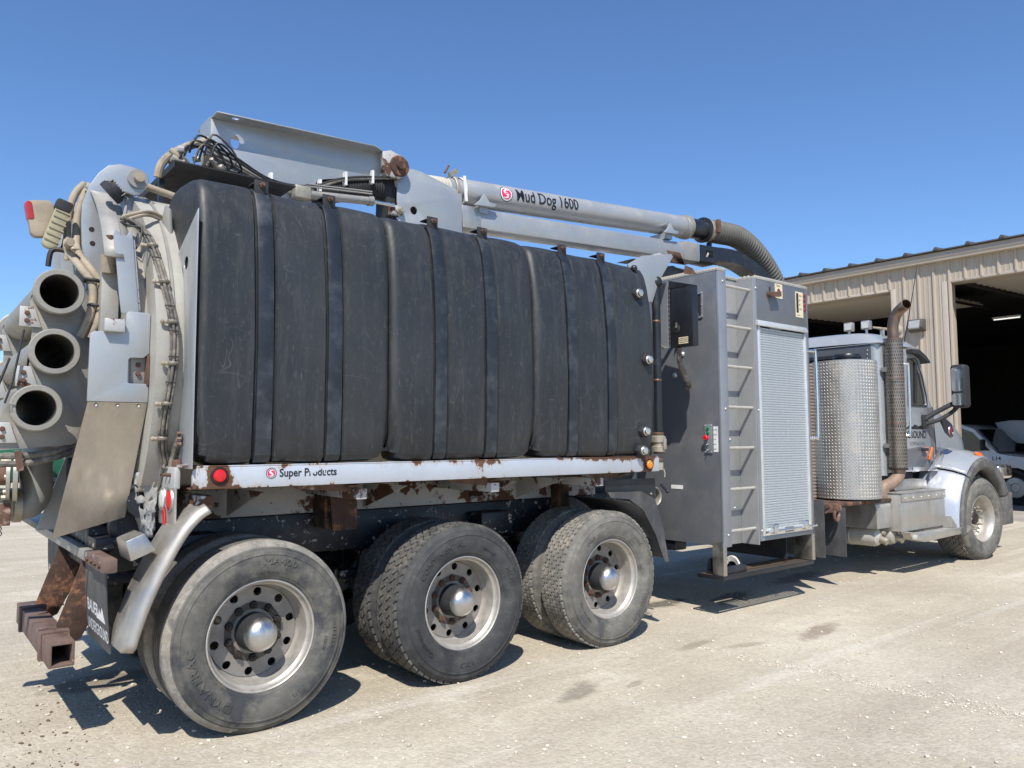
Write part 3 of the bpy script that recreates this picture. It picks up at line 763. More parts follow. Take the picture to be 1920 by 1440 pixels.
def make_wheel(kind, tyre_mat, tread_mat, texts, pos, rims=True, dark=False):
    # the wheel part is the tyre casing; rim, hub, nuts and lettering are its pieces
    w = tyre_mesh(kind).build('wheel', tyre_mat, TR, origin=V(pos) - WO[TR], local=True, ang=28)
    WO[w] = V((0, 0, 0))
    if kind != 'rib':
        gb = MB().lathe([(.4967, -.022), (.4967, -.12), (.4967, -.218)], seg=96); gb.v = squash(gb.v); gb.build('tread_base', m_groove, w, local=True)
        tag(tread_blocks(kind).build('tread', tread_mat, w, local=True, smooth=False), kind='stuff')
    if kind == 'rib': MB().lathe([(.474, .0112), (.4845, .0045), (.4925, -.0055), (.4995, -.0125), (.5045, -.021), (.5070, -.032), (.5070, -.0605)], seg=96).build('tread', tread_mat, w, local=True)
    if rims:
        if dark: w['darknut'] = 1
        rim_parts(w)
        if dark: del w['darknut']
    if texts:
        tm = MB()
        for t in texts: arc_text(tm, *t)
        tm.build('sidewall_lettering', tyre_mat, w, local=True, smooth=False)
    return w
R_ = radians
w1 = make_wheel('rib', m_tyre1, m_treaddust, [('DYNATRAC', .062, .362, R_(212), .0, 1.28), ('MA400', .050, .385, R_(78), .0, 1.35), ('11R22.5', .030, .395, R_(-8), .0, 1.2), ('LEE220', .022, .352, R_(-14), 0, 1.2), ('RADIAL TUBELESS', .013, .335, R_(88), 0, 1.2), ('16 PR', .020, .37, R_(-60), 0, 1.2)], (0, 0, HUBZ), dark=True)
w2 = make_wheel('drive', m_tyre2, m_treaddark, [('CONTINENTAL', .046, .372, R_(122), .0, 1.25), ('HDL', .052, .37, R_(22), .0, 1.3), ('Continental', .040, .372, R_(212), .0, 1.2), ('11 R 22.5', .036, .37, R_(275), .0, 1.2), ('ECO PLUS', .020, .36, R_(60), 0, 1.2)], (1.327, 0, HUBZ))
w3 = make_wheel('hex', m_tyre3, m_tread, [('D460', .036, .375, R_(128), 0, 1.2), ('11R22.5', .036, .372, R_(48), 0, 1.2), ('OVER DRIVE', .036, .372, R_(-40), 0, 1.2), ('REGROOVABLE', .022, .36, R_(215), 0, 1.2)], (2.686, 0, HUBZ))
def plain_wheel(src, pos, rot=0.0):
    c = link_copy(src, TR, V(pos) - WO[TR], (0, 0, rot))
    for ch in src.children:
        if ch.name.startswith(('tread', 'tread_base', 'rim_barrel', 'rim_disc')): link_copy(ch, c)
    return c
for src, x in ((w1, 0), (w2, 1.327), (w3, 2.686)):
    plain_wheel(src, (x, .33, HUBZ))                 # inner twin
    plain_wheel(src, (x, 2.07, HUBZ), pi)            # the other side
    plain_wheel(src, (x, 2.40, HUBZ), pi)
# ---- front wheels (wide tyres, steered a little to the right)
def front_tyre():
    side = [(.298, .004), (.303, -.008), (.32, -.018), (.36, -.030), (.41, -.036), (.45, -.032), (.452, -.036), (.46, -.031), (.49, -.018), (.515, .004), (.527, .03)]
    other = [(r, .37 - y) for r, y in reversed(side)]
    mb = MB().lathe([(r, -y) for r, y in side + [(.530, .06), (.530, .31)] + other], seg=80)
    mb.v = squash(mb.v, -.519); return mb
fw = front_tyre().build('wheel', m_tyre3, TR, origin=V((9.46, -.12, .52)) - WO[TR], local=True)
tb = MB(); nb = 46; da = 2 * pi / nb
for row in range(8):
    ya = .035 + row * .0375; yb = ya + .0325; ym = (ya + yb) / 2
    for k in range(nb):
        a = (k + .5 * (row % 2)) * da; g = .10 * da
        poly = [(a + g + .16 * da, ya), (a + g - .1 * da, ym), (a + g + .16 * da, yb), (a + da - g - .16 * da, yb), (a + da - g + .1 * da, ym), (a + da - g - .16 * da, ya)]
        b_ = len(poly)
        tb.add([(.526 * cos(q), yy, .526 * sin(q)) for q, yy in poly] + [(.541 * cos(q), yy, .541 * sin(q)) for q, yy in poly], [tuple(range(b_, 2 * b_))] + [(i, (i + 1) % b_, b_ + (i + 1) % b_, b_ + i) for i in range(b_)])
tb.v = squash(tb.v, -.519)
gb = MB().lathe([(.5308, -.045), (.5308, -.18), (.5308, -.325)], seg=80); gb.v = squash(gb.v, -.519); gb.build('tread_base', m_groove, fw, local=True)
tag(tb.build('tread', m_tread, fw, local=True, smooth=False), kind='stuff')
rim_front = MB().lathe([(.299, -.02), (.301, .004), (.296, .008), (.288, .002), (.282, -.014), (.270, -.03), (.264, -.08), (.258, -.14), (.245, -.16), (.165, -.16), (.15, -.145), (.09, -.145)], seg=64).build('rim_barrel', m_rim, fw, local=True)
MB().lathe([(.085, -.15), (.08, -.10), (.07, -.085), (0, -.08)], seg=30).build('hub', m_nutdark, fw, local=True)
nut = None
for k in range(10):
    a = 2 * pi * k / 10
    if nut is None: nut = MB().hexnut((0, 0, 0), (0, -1, 0), .021, .03).cyl((0, -.03, 0), (0, -.085, 0), .017, .012, 12).build('lug_nut', m_camlock, fw, local=True, bevel=.002)
    else: nut = link_copy(nut, fw)
    nut.location = (.142 * cos(a), .145, .142 * sin(a))
def sw_f(r): return -.036
tm = MB(); vs, fs = text3d('Continental', .045, .002, 0, 1.15)
tm.add([((.385 + w) * cos(R_(12) - u / .4), -.0352 - z, (.385 + w) * sin(R_(12) - u / .4)) for u, w, z in vs], fs)
tm.build('sidewall_lettering', m_tyre3, fw, local=True, smooth=False)
fw.rotation_euler = (0, 0, R_(-6))
f2 = copy_tree(fw, TR, V((9.46, 2.52, .52)) - WO[TR], (0, 0, pi - R_(6)))
MB().cyl((9.46, .3, .52), (9.46, 2.1, .52), .06, seg=12).build('front_axle', m_chassis, TR)

# ================================================================== body: debris tank, water tanks, rub rail
ZC, RC = 1.98, 1.10
SHL = MB().lathe([(RC - .02, -3.05), (RC, -3.05), (RC, .555), (.94, .56)], (0, CY, ZC), (-1, 0, 0), 96)
SHL.v = [(a, b, max(c, 1.30)) for a, b, c in SHL.v]
SHL.build('debris_tank', m_whiteshell, TR)
DEB = [o for o in TR.children if o.name.startswith('debris_tank')][0]
MB().lathe([(RC - .01, .46), (RC + .012, .462), (RC + .012, .475), (RC - .01, .478)], (0, CY, ZC), (-1, 0, 0), 96).build('tank_flange', m_silver_dirty, DEB)
MB().lathe([(.95, .556), (.955, .64), (.90, .66), (.80, .70), (.6, .745), (.4, .775), (.2, .79), (0, .795)], (0, CY, ZC), (-1, 0, 0), 72).build('rear_door', m_silver_dirty, TR)
DOOR = [o for o in TR.children if o.name.startswith('rear_door')][0]
HD_ = MB().lathe([(0, 3.14), (.6, 3.12), (RC - .03, 3.04)], (0, CY, ZC), (1, 0, 0), 48); HD_.v = [(a, b, max(c, 1.31)) for a, b, c in HD_.v]; HD_.build('tank_front_head', m_silver_dirty, DEB)

PROF = [(.16, 1.424), (.02, 1.424), (-.045, 1.436), (-.066, 1.47), (-.074, 1.60), (-.080, 1.80), (-.082, 2.05), (-.076, 2.30), (-.064, 2.50), (-.046, 2.68), (-.024, 2.80), (.000, 2.88), (.035, 2.935), (.09, 2.965), (.18, 2.985), (.36, 3.000), (.46, 2.995), (.53, 2.97), (.585, 2.925), (.60, 2.87)]
def prof_normals(P):
    out = []
    for i in range(len(P)):
        a = P[max(i - 1, 0)]; b = P[min(i + 1, len(P) - 1)]
        d = V((b[0] - a[0], b[1] - a[1])).normalized(); out.append((d.y * -1, d.x))
    return out
PN = [(-(-n[0]), n[1]) for n in prof_normals(PROF)]
def outset(i, d):
    # move profile point i by d along the outward normal (away from the tank's core)
    y, z = PROF[i]; ny, nz = PN[i]
    if (y - .3) * ny + (z - 2.1) * nz < 0: ny, nz = -ny, -nz
    return y + ny * d, z + nz * d
def water_tank(x0, x1, straps, dent):
    xs = set()
    N_ = int((x1 - x0) / .035)
    for k in range(N_ + 1): xs.add(x0 + (x1 - x0) * k / N_)
    for k in range(9): xs.add(x0 + .07 * (k / 8) ** 2); xs.add(x1 - .07 * (k / 8) ** 2)
    for s in straps:
        for d in (-.064, -.058, -.052, .052, .058, .064): xs.add(s + d)
    xs = sorted(xs); n = len(PROF); mb = MB(); vs = []
    rnd = random.Random(dent)
    ph = rnd.uniform(0, 6)
    for x in xs:
        for i in range(n):
            y, z = PROF[i]
            low = max(0, (1.53 - z) / .10)
            t = min(x - x0, x1 - x) - .055 * min(1, low)
            r = .058
            d = 0.0
            if t < r: tt = max(0, min(1, (r - t) / r)); d -= r * (.85 if x0 > -.3 and x - x0 < .2 or x1 < 3 and x1 - x < .2 else 1.0) * (1 - sqrt(max(0, 1 - tt * tt)))
            if t < 0: d -= .03
            for s in straps:
                q = abs(x - s)
                if q < .064: d -= .020 * min(1, (.064 - q) / .012)
            d += .006 * sin(x * 5.1 + ph) * sin(z * 3.3 + ph * 2) + .004 * sin(x * 11 + z * 7 + ph)
            yy, zz = outset(i, d)
            vs.append((x, yy, zz))
    fs = [(a * n + i, a * n + i + 1, (a + 1) * n + i + 1, (a + 1) * n + i) for a in range(len(xs) - 1) for i in range(n - 1)]
    m = len(xs) - 1
    fs += [tuple(range(n)), tuple(reversed(range(m * n, m * n + n)))]
    fs += [(a * n, (a + 1) * n, (a + 1) * n + n - 1, a * n + n - 1) for a in range(m)]
    mb.add(vs, fs)
    t = mb.build('water_tank', m_poly, TR, ang=50)
    for s in straps:
        sb = MB(); n = len(PROF); vs = []
        for x in (s - .044, s + .044):
            for o in (-.018, .003):
                for i in range(1, n - 4):
                    yy, zz = outset(i, o); vs.append((x, yy, zz))
        k = n - 5
        fs = []
        for i in range(k - 1):
            fs += [(i, i + 1, 2 * k + i + 1, 2 * k + i), (k + i, 3 * k + i, 3 * k + i + 1, k + i + 1), (i, k + i, k + i + 1, i + 1), (2 * k + i, 2 * k + i + 1, 3 * k + i + 1, 3 * k + i)]
        fs += [(0, 2 * k, 3 * k, k), (k - 1, 2 * k - 1, 4 * k - 1, 3 * k - 1)]
        sb.add(vs, fs)
        st = sb.build('strap', m_strap, t, bevel=.004, ang=25)
        MB().box(s - .040, s + .040, .03, .045, 2.93, 3.010).box(s - .045, s + .045, .045, .12, 2.985, 2.995).build('strap_tab', m_blackmatte, t, bevel=.004)
        MB().hexnut((s, .03, 2.982), (0, -1, 0), .016, .012, stud=.02).build('tab_bolt', m_rust, t)
    return t
T1 = water_tank(-.405, .733, (-.045, .365), 1)
T2 = water_tank(.738, 1.883, (1.095, 1.50), 2)
T3 = water_tank(1.888, 3.15, (2.245, 2.655), 3)
for x, z in ((2.965, 2.71), (3.03, 2.18), (2.985, 1.615), (2.955, 1.465)):
    yy = -.078 if z < 2.4 else -.045
    p = MB().hexnut((x, yy + .02, z), (0, -1, 0), .052, .04).lathe([(.045, .038), (.042, .052), (.03, .055)], (x, yy + .02, z), (0, -1, 0), 24).build('drain_plug', m_blackmatte, T3, bevel=.003)
    MB().lathe([(.034, 0), (.036, .006), (.030, .012)], (x, yy - .034, z), (0, -1, 0), 20).hexnut((x, yy - .044, z), (0, -1, 0), .029, .016).build('plug_cap', m_nutbright, p, bevel=.003)
MB().sphere((3.02, .02, 2.935), .028, 14, 8).cyl((3.02, .05, 2.92), (3.02, .02, 2.935), .02).build('vent_knob', m_black, T3)

# ---- rub rail with its lamps and lettering
def _rail(ctx, c, r):
    N, L, tc, noise, remap, mix, fmix = (ctx[k] for k in ('N', 'L', 'tc', 'noise', 'remap', 'mix', 'fmix'))
    sep = N.new('ShaderNodeSeparateXYZ'); L.new(tc.outputs['Object'], sep.inputs[0])
    n1 = noise(7, (1, 1, .55), 8, .68); n2 = noise(26, (1, 1, 1), 6, .6)
    def math(op, a, b=None):
        m = N.new('ShaderNodeMath'); m.operation = op
        for k, s in ((0, a), (1, b)):
            if s is None: continue
            if isinstance(s, (int, float)): m.inputs[k].default_value = s
            else: L.new(s, m.inputs[k])
        return m.outputs[0]
    top = remap(sep.outputs[2], 1.372, 1.412, 0, .17)
    bot = remap(sep.outputs[2], 1.322, 1.300, 0, .09)
    fwd = remap(sep.outputs[0], -2.6, -1.4, 0, .07)                 # the front third has lost more paint
    rear = remap(sep.outputs[0], -4.62, -4.90, 0, .13)
    tot = math('ADD', math('ADD', n1, math('MULTIPLY', top, math('ADD', .55, math('MULTIPLY', fwd, 8.0)))), math('ADD', bot, rear))
    for (x, z) in ((-.266 - 4.5, 1.368), (3.078 - 4.5, 1.353)):
        cx = math('SUBTRACT', sep.outputs[0], x); cz = math('SUBTRACT', sep.outputs[2], z)
        d = math('SQRT', math('ADD', math('MULTIPLY', cx, cx), math('MULTIPLY', cz, cz)))
        tot = math('ADD', tot, remap(d, .04, .085, .22, 0))
    f = remap(tot, .635, .650)
    stain = remap(tot, .56, .66, 0, .55)
    c = mix(stain, c, (.42, .31, .18))
    rc = mix(n2, (.065, .034, .022), (.17, .085, .048))
    c = mix(f, c, rc)
    return c, fmix(f, r, .9)
m_rail = material('rusting_silver_rail', (.47, .50, .54), .42, .2, .06, 3, extra=_rail)
RAIL = MB().box(-.40, 3.20, -.055, -.025, 1.298, 1.412).box(-.40, 3.20, -.055, .10, 1.4122, 1.420).box(-.40, 3.20, -.025, .05, 1.298, 1.306).build('rub_rail', m_rail, TR, bevel=.004)
def marker(x, z, m):
    l = MB().lathe([(.0, .014), (.015, .0135), (.028, .010), (.033, .004), (.034, 0)], (x, -.0625, z), (0, -1, 0), 28).build('marker_lamp', m, RAIL)
    MB().lathe([(.034, .0), (.036, .008), (.043, .008), (.047, .001), (.047, -.004)], (x, -.0552, z), (0, -1, 0), 28).build('lamp_grommet', m_nutdark, l)
marker(-.266, 1.366, m_red); marker(3.078, 1.353, m_amber)
MB().hexnut((-.392, -.0552, 1.315), (0, -1, 0), .012, .008).build('rail_bolt', m_rust, RAIL)
def logo(par, fn, r, plain=False):
    """round emblem: dark ring, white gap, pink-red ball with a white S through it"""
    n = 40
    def ring(r0, r1): return [(r0 * cos(2 * pi * k / n), r0 * sin(2 * pi * k / n)) for k in range(n)] + [(r1 * cos(2 * pi * k / n), r1 * sin(2 * pi * k / n)) for k in range(n)]
    q = ring(r * .90, r); mb = MB().add([fn(u, w, 1) for u, w in q], [(k, (k + 1) % n, n + (k + 1) % n, n + k) for k in range(n)])
    o = mb.build('emblem', m_decalblack, par)
    def disc(rr, k, nm, m):
        a_, b_ = slice2d(circle(rr, n), [tuple(range(n))], r * .18)
        MB().add([fn(u, w, k) for u, w in a_], b_).build(nm, m, par)
    if not plain: disc(r * .9, .5, 'emblem_ground', m_decalwhite)
    disc(r * .72, 1.5, 'emblem_ball', m_decalpink)
    S = smooth_path([(.40, .46, 0), (.10, .52, 0), (-.22, .36, 0), (-.18, .10, 0), (.18, -.10, 0), (.22, -.36, 0), (-.10, -.52, 0), (-.40, -.46, 0)], 5)
    vs = []
    for i, p in enumerate(S):
        d = (S[min(i + 1, len(S) - 1)] - S[max(i - 1, 0)]).normalized(); t = i / (len(S) - 1)
        wd = .03 + .12 * sin(pi * t); nn = V((-d.y, d.x, 0)) * wd
        vs += [fn((p.x + nn.x) * r, (p.y + nn.y) * r, 2), fn((p.x - nn.x) * r, (p.y - nn.y) * r, 2)]
    MB().add(vs, [(2 * i, 2 * i + 1, 2 * i + 3, 2 * i + 2) for i in range(len(S) - 1)]).build('emblem_letter', m_decalwhite, par)
    return o
fl = lambda u, w, k=1: (.010 + u, -.0556 - .0006 * k, 1.372 + w)
logo(RAIL, fl, .030, True)
rl = random.Random(4)
worn = lambda u, w: not (.175 < u < .215 and w > .012) and not (.12 < u < .15 and w < .012) and rl.random() > .02
decal_text('Super Products', .062, lambda u, w: (.055 + u, -.0565, 1.352 + w), .022, .88, keep=worn).build('rail_lettering', m_decalblack, RAIL)

# ---- rear end of the body
pl_ = [(-.078, 2.72), (-.086, 1.405), (.03, 1.405), (.10, 1.45), (.20, 1.50), (.155, 1.72), (.118, 1.96), (.12, 2.19), (.17, 2.46), (.30, 2.66), (.40, 2.765), (.36, 2.765), (-.06, 2.76)]
pl_ = [(-.076, 2.735), (-.086, 1.405), (.06, 1.405), (.20, 1.49), (.153, 1.73), (.108, 1.96), (.110, 2.19), (.165, 2.47), (.27, 2.62), (.415, 2.755), (.40, 2.765), (.10, 2.765), (-.062, 2.752)]
pl_ = [(-.076, 2.745), (-.086, 1.405), (.06, 1.405), (.20, 1.49), (.153, 1.73), (.108, 1.96), (.110, 2.19), (.165, 2.47), (.30, 2.62), (.42, 2.72), (.43, 2.745)]
RP = MB().plate([(p[0], p[1]) for p in [(-.076, 2.755), (-.086, 1.405), (.06, 1.405), (.20, 1.49), (.153, 1.73), (.108, 1.96), (.110, 2.19), (.165, 2.47), (.27, 2.585)]], .006, (-.416, 0, 0), (0, 1, 0), (0, 0, 1), holes=[circle(.036, 20, .112, 2.50)])
RP.build('end_plate', m_silver, TR, bevel=.002)
MB().plate([(.0, 0), (.04, .03), (.10, -.16), (.02, -.24), (-.03, -.2)], .02, (-.44, .40, 2.86), (-.3, .9, 0), (0, 0, 1)).build('lift_lug', m_silver_dirty, TR, bevel=.004)
MB().box(-.455, -.425, .07, .37, 1.30, 1.412).build('end_bracket', m_silver_rusty, TR, bevel=.004)
MB().box(-.44, -.40, -.03, .37, 1.4125, 1.424).build('end_shelf', m_silver_rusty, TR)
TL = MB().plate(roundrect(.30, .22, .02, 4, .22, 1.215), .012, (-.452, 0, 0), (0, 1, 0), (0, 0, 1)).build('tail_lamp_panel', m_alu, TR, bevel=.003)
for y0, lens in ((.283, m_clearlens), (.148, m_red)):
    l = MB().lathe([(0, .008), (.03, .0075), (.045, .004), (.051, 0)], (-.460, y0, 1.238), (-1, 0, 0), 28).build('tail_lamp', lens, TL)
    MB().lathe([(.051, 0), (.054, .009), (.062, .009), (.066, 0)], (-.4525, y0, 1.238), (-1, 0, 0), 28).build('lamp_grommet', m_alu, l)
MB().plate([(.0, 0), (.05, 0), (.07, .12), (.03, .08)], .004, (-.461, .20, 1.11), (0, 1, 0), (0, 0, 1)).build('reflector', m_red, TL)
MB().box(-.447, -.42, .09, .35, 1.33, 1.45).build('hinge_block', m_rust, TR, bevel=.004)
for k in range(3): MB().cyl((-.45, .14 + k * .07, 1.37), (-.475, .14 + k * .07, 1.37), .010, seg=8).build('hinge_bolt', m_rust, TR)

# side shield beside the rear door (faces the right-hand side)
sh_lo = [(-.846, 1.75), (-.562, 1.75), (-.562, 1.832), (-.575, 1.848), (-.655, 1.848), (-.662, 1.855), (-.662, 1.972), (-.652, 1.982), (-.590, 1.985), (-.562, 2.01), (-.562, 2.218), (-.575, 2.225), (-.665, 2.225), (-.678, 2.212), (-.680, 2.112), (-.825, 2.108), (-.843, 2.09)]
SH = MB().plate(sh_lo, .012, (0, .22, 0), (1, 0, 0), (0, 0, 1)).build('side_shield', m_silver, TR, bevel=.002)
MB().box(-.656, -.562, .26, .275, 1.84, 2.0).build('latch_plate', m_silver_rusty, SH, bevel=.002); MB().box(-.572, -.560, .20, .29, 1.84, 2.0).build('latch_cheek', m_rust, SH, bevel=.002)
for z in (1.95, 1.905): MB().lathe([(0, .02), (.012, .02), (.015, .006), (.02, 0)], (-.605, .26, z), (0, -1, 0), 12).build('latch_bolt', m_rust, SH)
up = [(-.75, 2.62), (-.742, 2.655), (-.722, 2.64), (-.715, 2.625), (-.685, 2.627), (-.675, 2.65), (-.662, 2.66), (-.655, 2.60), (-.640, 2.45), (-.628, 2.33), (-.615, 2.215), (-.700, 2.215), (-.712, 2.30), (-.728, 2.45)]
UP = MB().plate(up, .012, (0, .235, 0), (1, 0, 0), (0, 0, 1)).build('upper_shield', m_silver, TR, bevel=.002)
MB().plate([(-.656, 2.62), (-.644, 2.61), (-.603, 2.215), (-.617, 2.215)], .07, (0, .305, 0), (1, 0, 0), (0, 0, 1)).build('shield_flange', m_silver_rusty, UP, bevel=.002)
MB().box(-.785, -.69, .17, .215, 2.108, 2.175).build('bump_block', m_silver_rusty, TR, bevel=.006)
fl_ = [(-.840, .225, 1.748), (-.560, .225, 1.748), (-.597, .47, 1.135), (-.935, .49, 1.045)]
FM = MB(); e = V((0, .006, .002))
fv = [V(p) for p in fl_]
nx, nz_ = 14, 14; vs = []
for j in range(nz_ + 1):
    for i in range(nx + 1):
        t = j / nz_; s = i / nx
        p = fv[0].lerp(fv[1], s).lerp(fv[3].lerp(fv[2], s), t)
        p.y += .012 * sin(3.1 * s) * sin(pi * t) ; vs.append(p)
m_ = len(vs); vs2 = [p + e for p in vs]
fs = [(j * (nx + 1) + i, j * (nx + 1) + i + 1, (j + 1) * (nx + 1) + i + 1, (j + 1) * (nx + 1) + i) for j in range(nz_) for i in range(nx)]
FM.add(vs, fs).add(vs2, [tuple(reversed(f)) for f in fs])
SF = FM.build('splash_flap', m_stainless, TR)
for x in (-.80, -.70, -.60): MB().sphere((x, .226, 1.728), .010, 10, 6).build('rivet', m_alu, SF)

# rear door structure: hinge horns, straps, column
horn = [(-.79, 2.40), (-.815, 2.593), (-.828, 2.776), (-.826, 2.884), (-.794, 3.0), (-.75, 3.078), (-.702, 3.133), (-.64, 3.155), (-.57, 3.152), (-.525, 3.135), (-.500, 3.10), (-.496, 3.06), (-.505, 3.025), (-.53, 2.995), (-.56, 2.985), (-.62, 2.995), (-.66, 2.985), (-.70, 2.95), (-.715, 2.90), (-.70, 2.80), (-.69, 2.70), (-.72, 2.50), (-.74, 2.38)]
for y0, lab in ((.70, 1), (1.0, 0), (1.40, 0), (1.70, 0)):
    h = MB().plate(horn, .025, (0, y0, 0), (1, 0, 0), (0, 0, 1)).build('hinge_horn', m_silver, DOOR, bevel=.003)
    c_ = MB().lathe([(0, .034), (.026, .034), (.028, .030), (.028, .016), (.055, .016), (.058, .012), (.058, 0)], (-.545, y0 - .0255, 3.085), (0, -1, 0), 28).build('hinge_pin', m_silver_dirty, DOOR)
MB().plate([(-.70, 2.99), (-.48, 2.99), (-.47, 2.74), (-.60, 2.72), (-.74, 2.70), (-.745, 2.85)], .03, (0, .76, 0), (1, 0, 0), (0, 0, 1)).build('hinge_bracket', m_silver, TR, bevel=.003)
for x, z in ((-.585, 2.83), (-.535, 2.815), (-.64, 2.845)): MB().lathe([(0, .014), (.014, .013), (.02, .006), (.021, 0)], (x, .728, z), (0, -1, 0), 14).build('bracket_bolt', m_silver_dirty, TR)
MB().cyl((-.545, .62, 3.085), (-.545, 1.85, 3.085), .028).build('hinge_shaft', m_hosebeige, DOOR)
MB().cyl((-.47, .80, 3.09), (-.30, .80, 3.06), .022).build('hydraulic_rod', m_hosebeige, TR)
MB().box(-.44, -.34, .68, .78, 2.86, 2.93).build('cap_block', m_hosebeige, TR, bevel=.015)
# curved door strap seen below the horn
band = []
for k in range(11):
    t = k / 10; a = radians(150 - 60 * t)
    band.append((.56 + 0, 0))
bs_ = MB(); n = 12; vs = []
for k in range(n + 1):
    t = k / n; a = radians(106 + 46 * t)                # round the tank's circumference, from the top down the right side
    for xx in (-.79, -.70, -.695, -.655):
        rr = RC + (.02 if xx < -.697 else .005)
        vs.append((xx, CY + rr * cos(a), ZC + rr * sin(a)))
bs_.add(vs, [(k * 4 + i, k * 4 + i + 1, (k + 1) * 4 + i + 1, (k + 1) * 4 + i) for k in range(n) for i in range(3)])
o_ = bs_.build('door_strap', m_silver_dirty, DOOR); md = o_.modifiers.new('thickness', 'SOLIDIFY'); md.thickness = .012
MB().box(-.775, -.69, .34, .40, 2.11, 2.53).build('door_post', m_whiteshell, DOOR, bevel=.004)
MB().plate([(-.775, 2.54), (-.64, 2.52), (-.63, 2.62), (-.70, 2.64), (-.77, 2.66)], .02, (0, .33, 0), (1, 0, 0), (0, 0, 1), holes=[circle(.035, 14, -.715, 2.585)]).build('swing_bolt_lug', m_whiteshell, DOOR, bevel=.003)
sw = MB().cyl((-.755, .29, 2.63), (-.75, .29, 2.55), .020, seg=14).cyl((-.75, .29, 2.55), (-.748, .29, 2.53), .026, seg=6).build('swing_bolt', m_rust, DOOR)
MB().cyl((-.748, .31, 2.53), (-.745, .33, 2.44), .045, .04, 18).build('bolt_spring_cup', m_hosebeige, DOOR)
MB().cyl((-.69, .31, 2.60), (-.68, .31, 2.55), .022, seg=14).build('swing_bolt', m_rust, DOOR)
for k, (a0) in enumerate((20, 62, -25, -60)):
    pass
for x, z in ((-.775, 2.745), (-.768, 2.665)): MB().lathe([(0, .002), (.013, .002), (.015, 0)], (x, .675, z), (0, -1, 0), 14).build('horn_hole_plug', m_nutdark, DOOR)
MB().box(-.66, -.47, .735, .745, 2.70, 2.735).box(-.66, -.655, .735, .76, 2.70, 2.80).build('weld_bead', m_silver_dirty, TR)
for k in range(9):                                     # cable ties round the hose bundle
    z = 2.66 - .135 * k
    xx = [(-.575, 2.67), (-.55, 2.58), (-.525, 2.44), (-.505, 2.32), (-.485, 2.2), (-.475, 2.09), (-.478, 1.94), (-.49, 1.80), (-.503, 1.65), (-.495, 1.53)]
    for (xa, za), (xb, zb2) in zip(xx, xx[1:]):
        if zb2 <= z <= za:
            x = xa + (xb - xa) * (z - za) / (zb2 - za); dz = z - ZC
            MB().lathe([(.024, -.003), (.026, 0), (.024, .003)], (x, CY - sqrt((RC + .032) ** 2 - dz * dz), z), V((.1, .05, 1)), 12).build('cable_tie', m_cable, TR)
# work lamp on its stalk
wk = MB().lathe([(0, .0), (.066, 0), (.068, .014), (.068, .034), (.060, .04), (.045, .066), (0, .066)], (-.735, .46, 2.90), V((.66, -.34, .66)), 28).build('work_lamp', m_blackmatte, TR)
for k in range(7):
    a = V((.66, -.34, .66)).normalized(); o = V((-.735, .46, 2.90)) + a * .055; u = a.cross(V((0, 1, 0))).normalized(); w_ = a.cross(u)
    p = o + u * (-.045 + .015 * k)
    MB().bar(p - w_ * .035, p + w_ * .035, .004, .035, a).build('cooling_fin', m_hosebeige, wk)
MB().tube([(-.685, .47, 2.92), (-.655, .46, 2.90), (-.645, .45, 2.89), (-.655, .44, 2.80), (-.675, .43, 2.755)], .010, 8).build('lamp_stalk', m_silver_dirty, TR)
m_clampdark = material('dirty_clamp_steel', (.20, .175, .14), .6, .3, .3, 30)
# hydraulic hose bundle running down the shell
def shell_pt(x, z, off):
    dz = z - ZC; return (x, CY - sqrt(max(0, (RC + off) ** 2 - dz * dz)), z)
hp = [(-.675, 2.76), (-.62, 2.735), (-.575, 2.67), (-.55, 2.58), (-.525, 2.44), (-.505, 2.32), (-.485, 2.2), (-.475, 2.09), (-.478, 1.94), (-.49, 1.80), (-.503, 1.65), (-.495, 1.53), (-.465, 1.43)]
for k, (dx, of) in enumerate(((-.012, .022), (.006, .026), (-.003, .042), (.016, .036))):
    MB().tube(smooth_path([shell_pt(x + dx, z, of + .0) for x, z in hp], 4), .0085, 8).build('hydraulic_hose', m_hosedark, TR)
for x, z in ((-.552, 2.60), (-.515, 2.39), (-.484, 2.17), (-.478, 1.95), (-.496, 1.74), (-.498, 1.56)):
    p = V(shell_pt(x, z, .032)); MB().lathe([(.027, -.009), (.030, 0), (.027, .009), (.022, .009), (.022, -.009), (.027, -.009)], p, V((.1, .05, 1)), 16).build('hose_clamp', m_clampdark, TR)
    q = V(shell_pt(x - .045, z, .02)); MB().cyl(q, p, .010, seg=8).sphere(q, .013, 8, 6).build('clamp_stud', m_hosebeige, TR)
MB().tube(smooth_path([shell_pt(-.675, 2.77, .03), (-.60, .36, 2.80), (-.52, .42, 2.83), (-.44, .48, 2.825), (-.40, .50, 2.82)], 5), .010, 8).build('hydraulic_hose', m_hosebeige, TR)
MB().tube(smooth_path([shell_pt(-.66, 2.75, .03), (-.59, .36, 2.785), (-.52, .42, 2.81), (-.44, .48, 2.806), (-.40, .50, 2.80)], 5), .010, 8).build('hydraulic_hose', m_hosebeige, TR)
for k in range(3):
    MB().tube(smooth_path([(-.475, .235, 1.42 + .02 * k), (-.45, .20, 1.405), (-.44, .17, 1.45 + .02 * k), (-.435, .12 - .015 * k, 1.52 + .025 * k), (-.43, .07, 1.535 + .028 * k)], 4), .010, 8).build('hydraulic_hose', m_hosedark, TR)
    MB().hexnut((-.432, .06, 1.53 + .028 * k), (-1, 0, 0), .013, .02).build('hose_fitting', m_rust, TR)
MB().tube(smooth_path([(-.685, .40, 2.74), (-.64, .33, 2.71), (-.60, .30, 2.70), (-.61, .28, 2.62), (-.64, .27, 2.56), (-.66, .25, 2.54)], 5), .005, 6).build('lamp_cable', m_cable, TR)
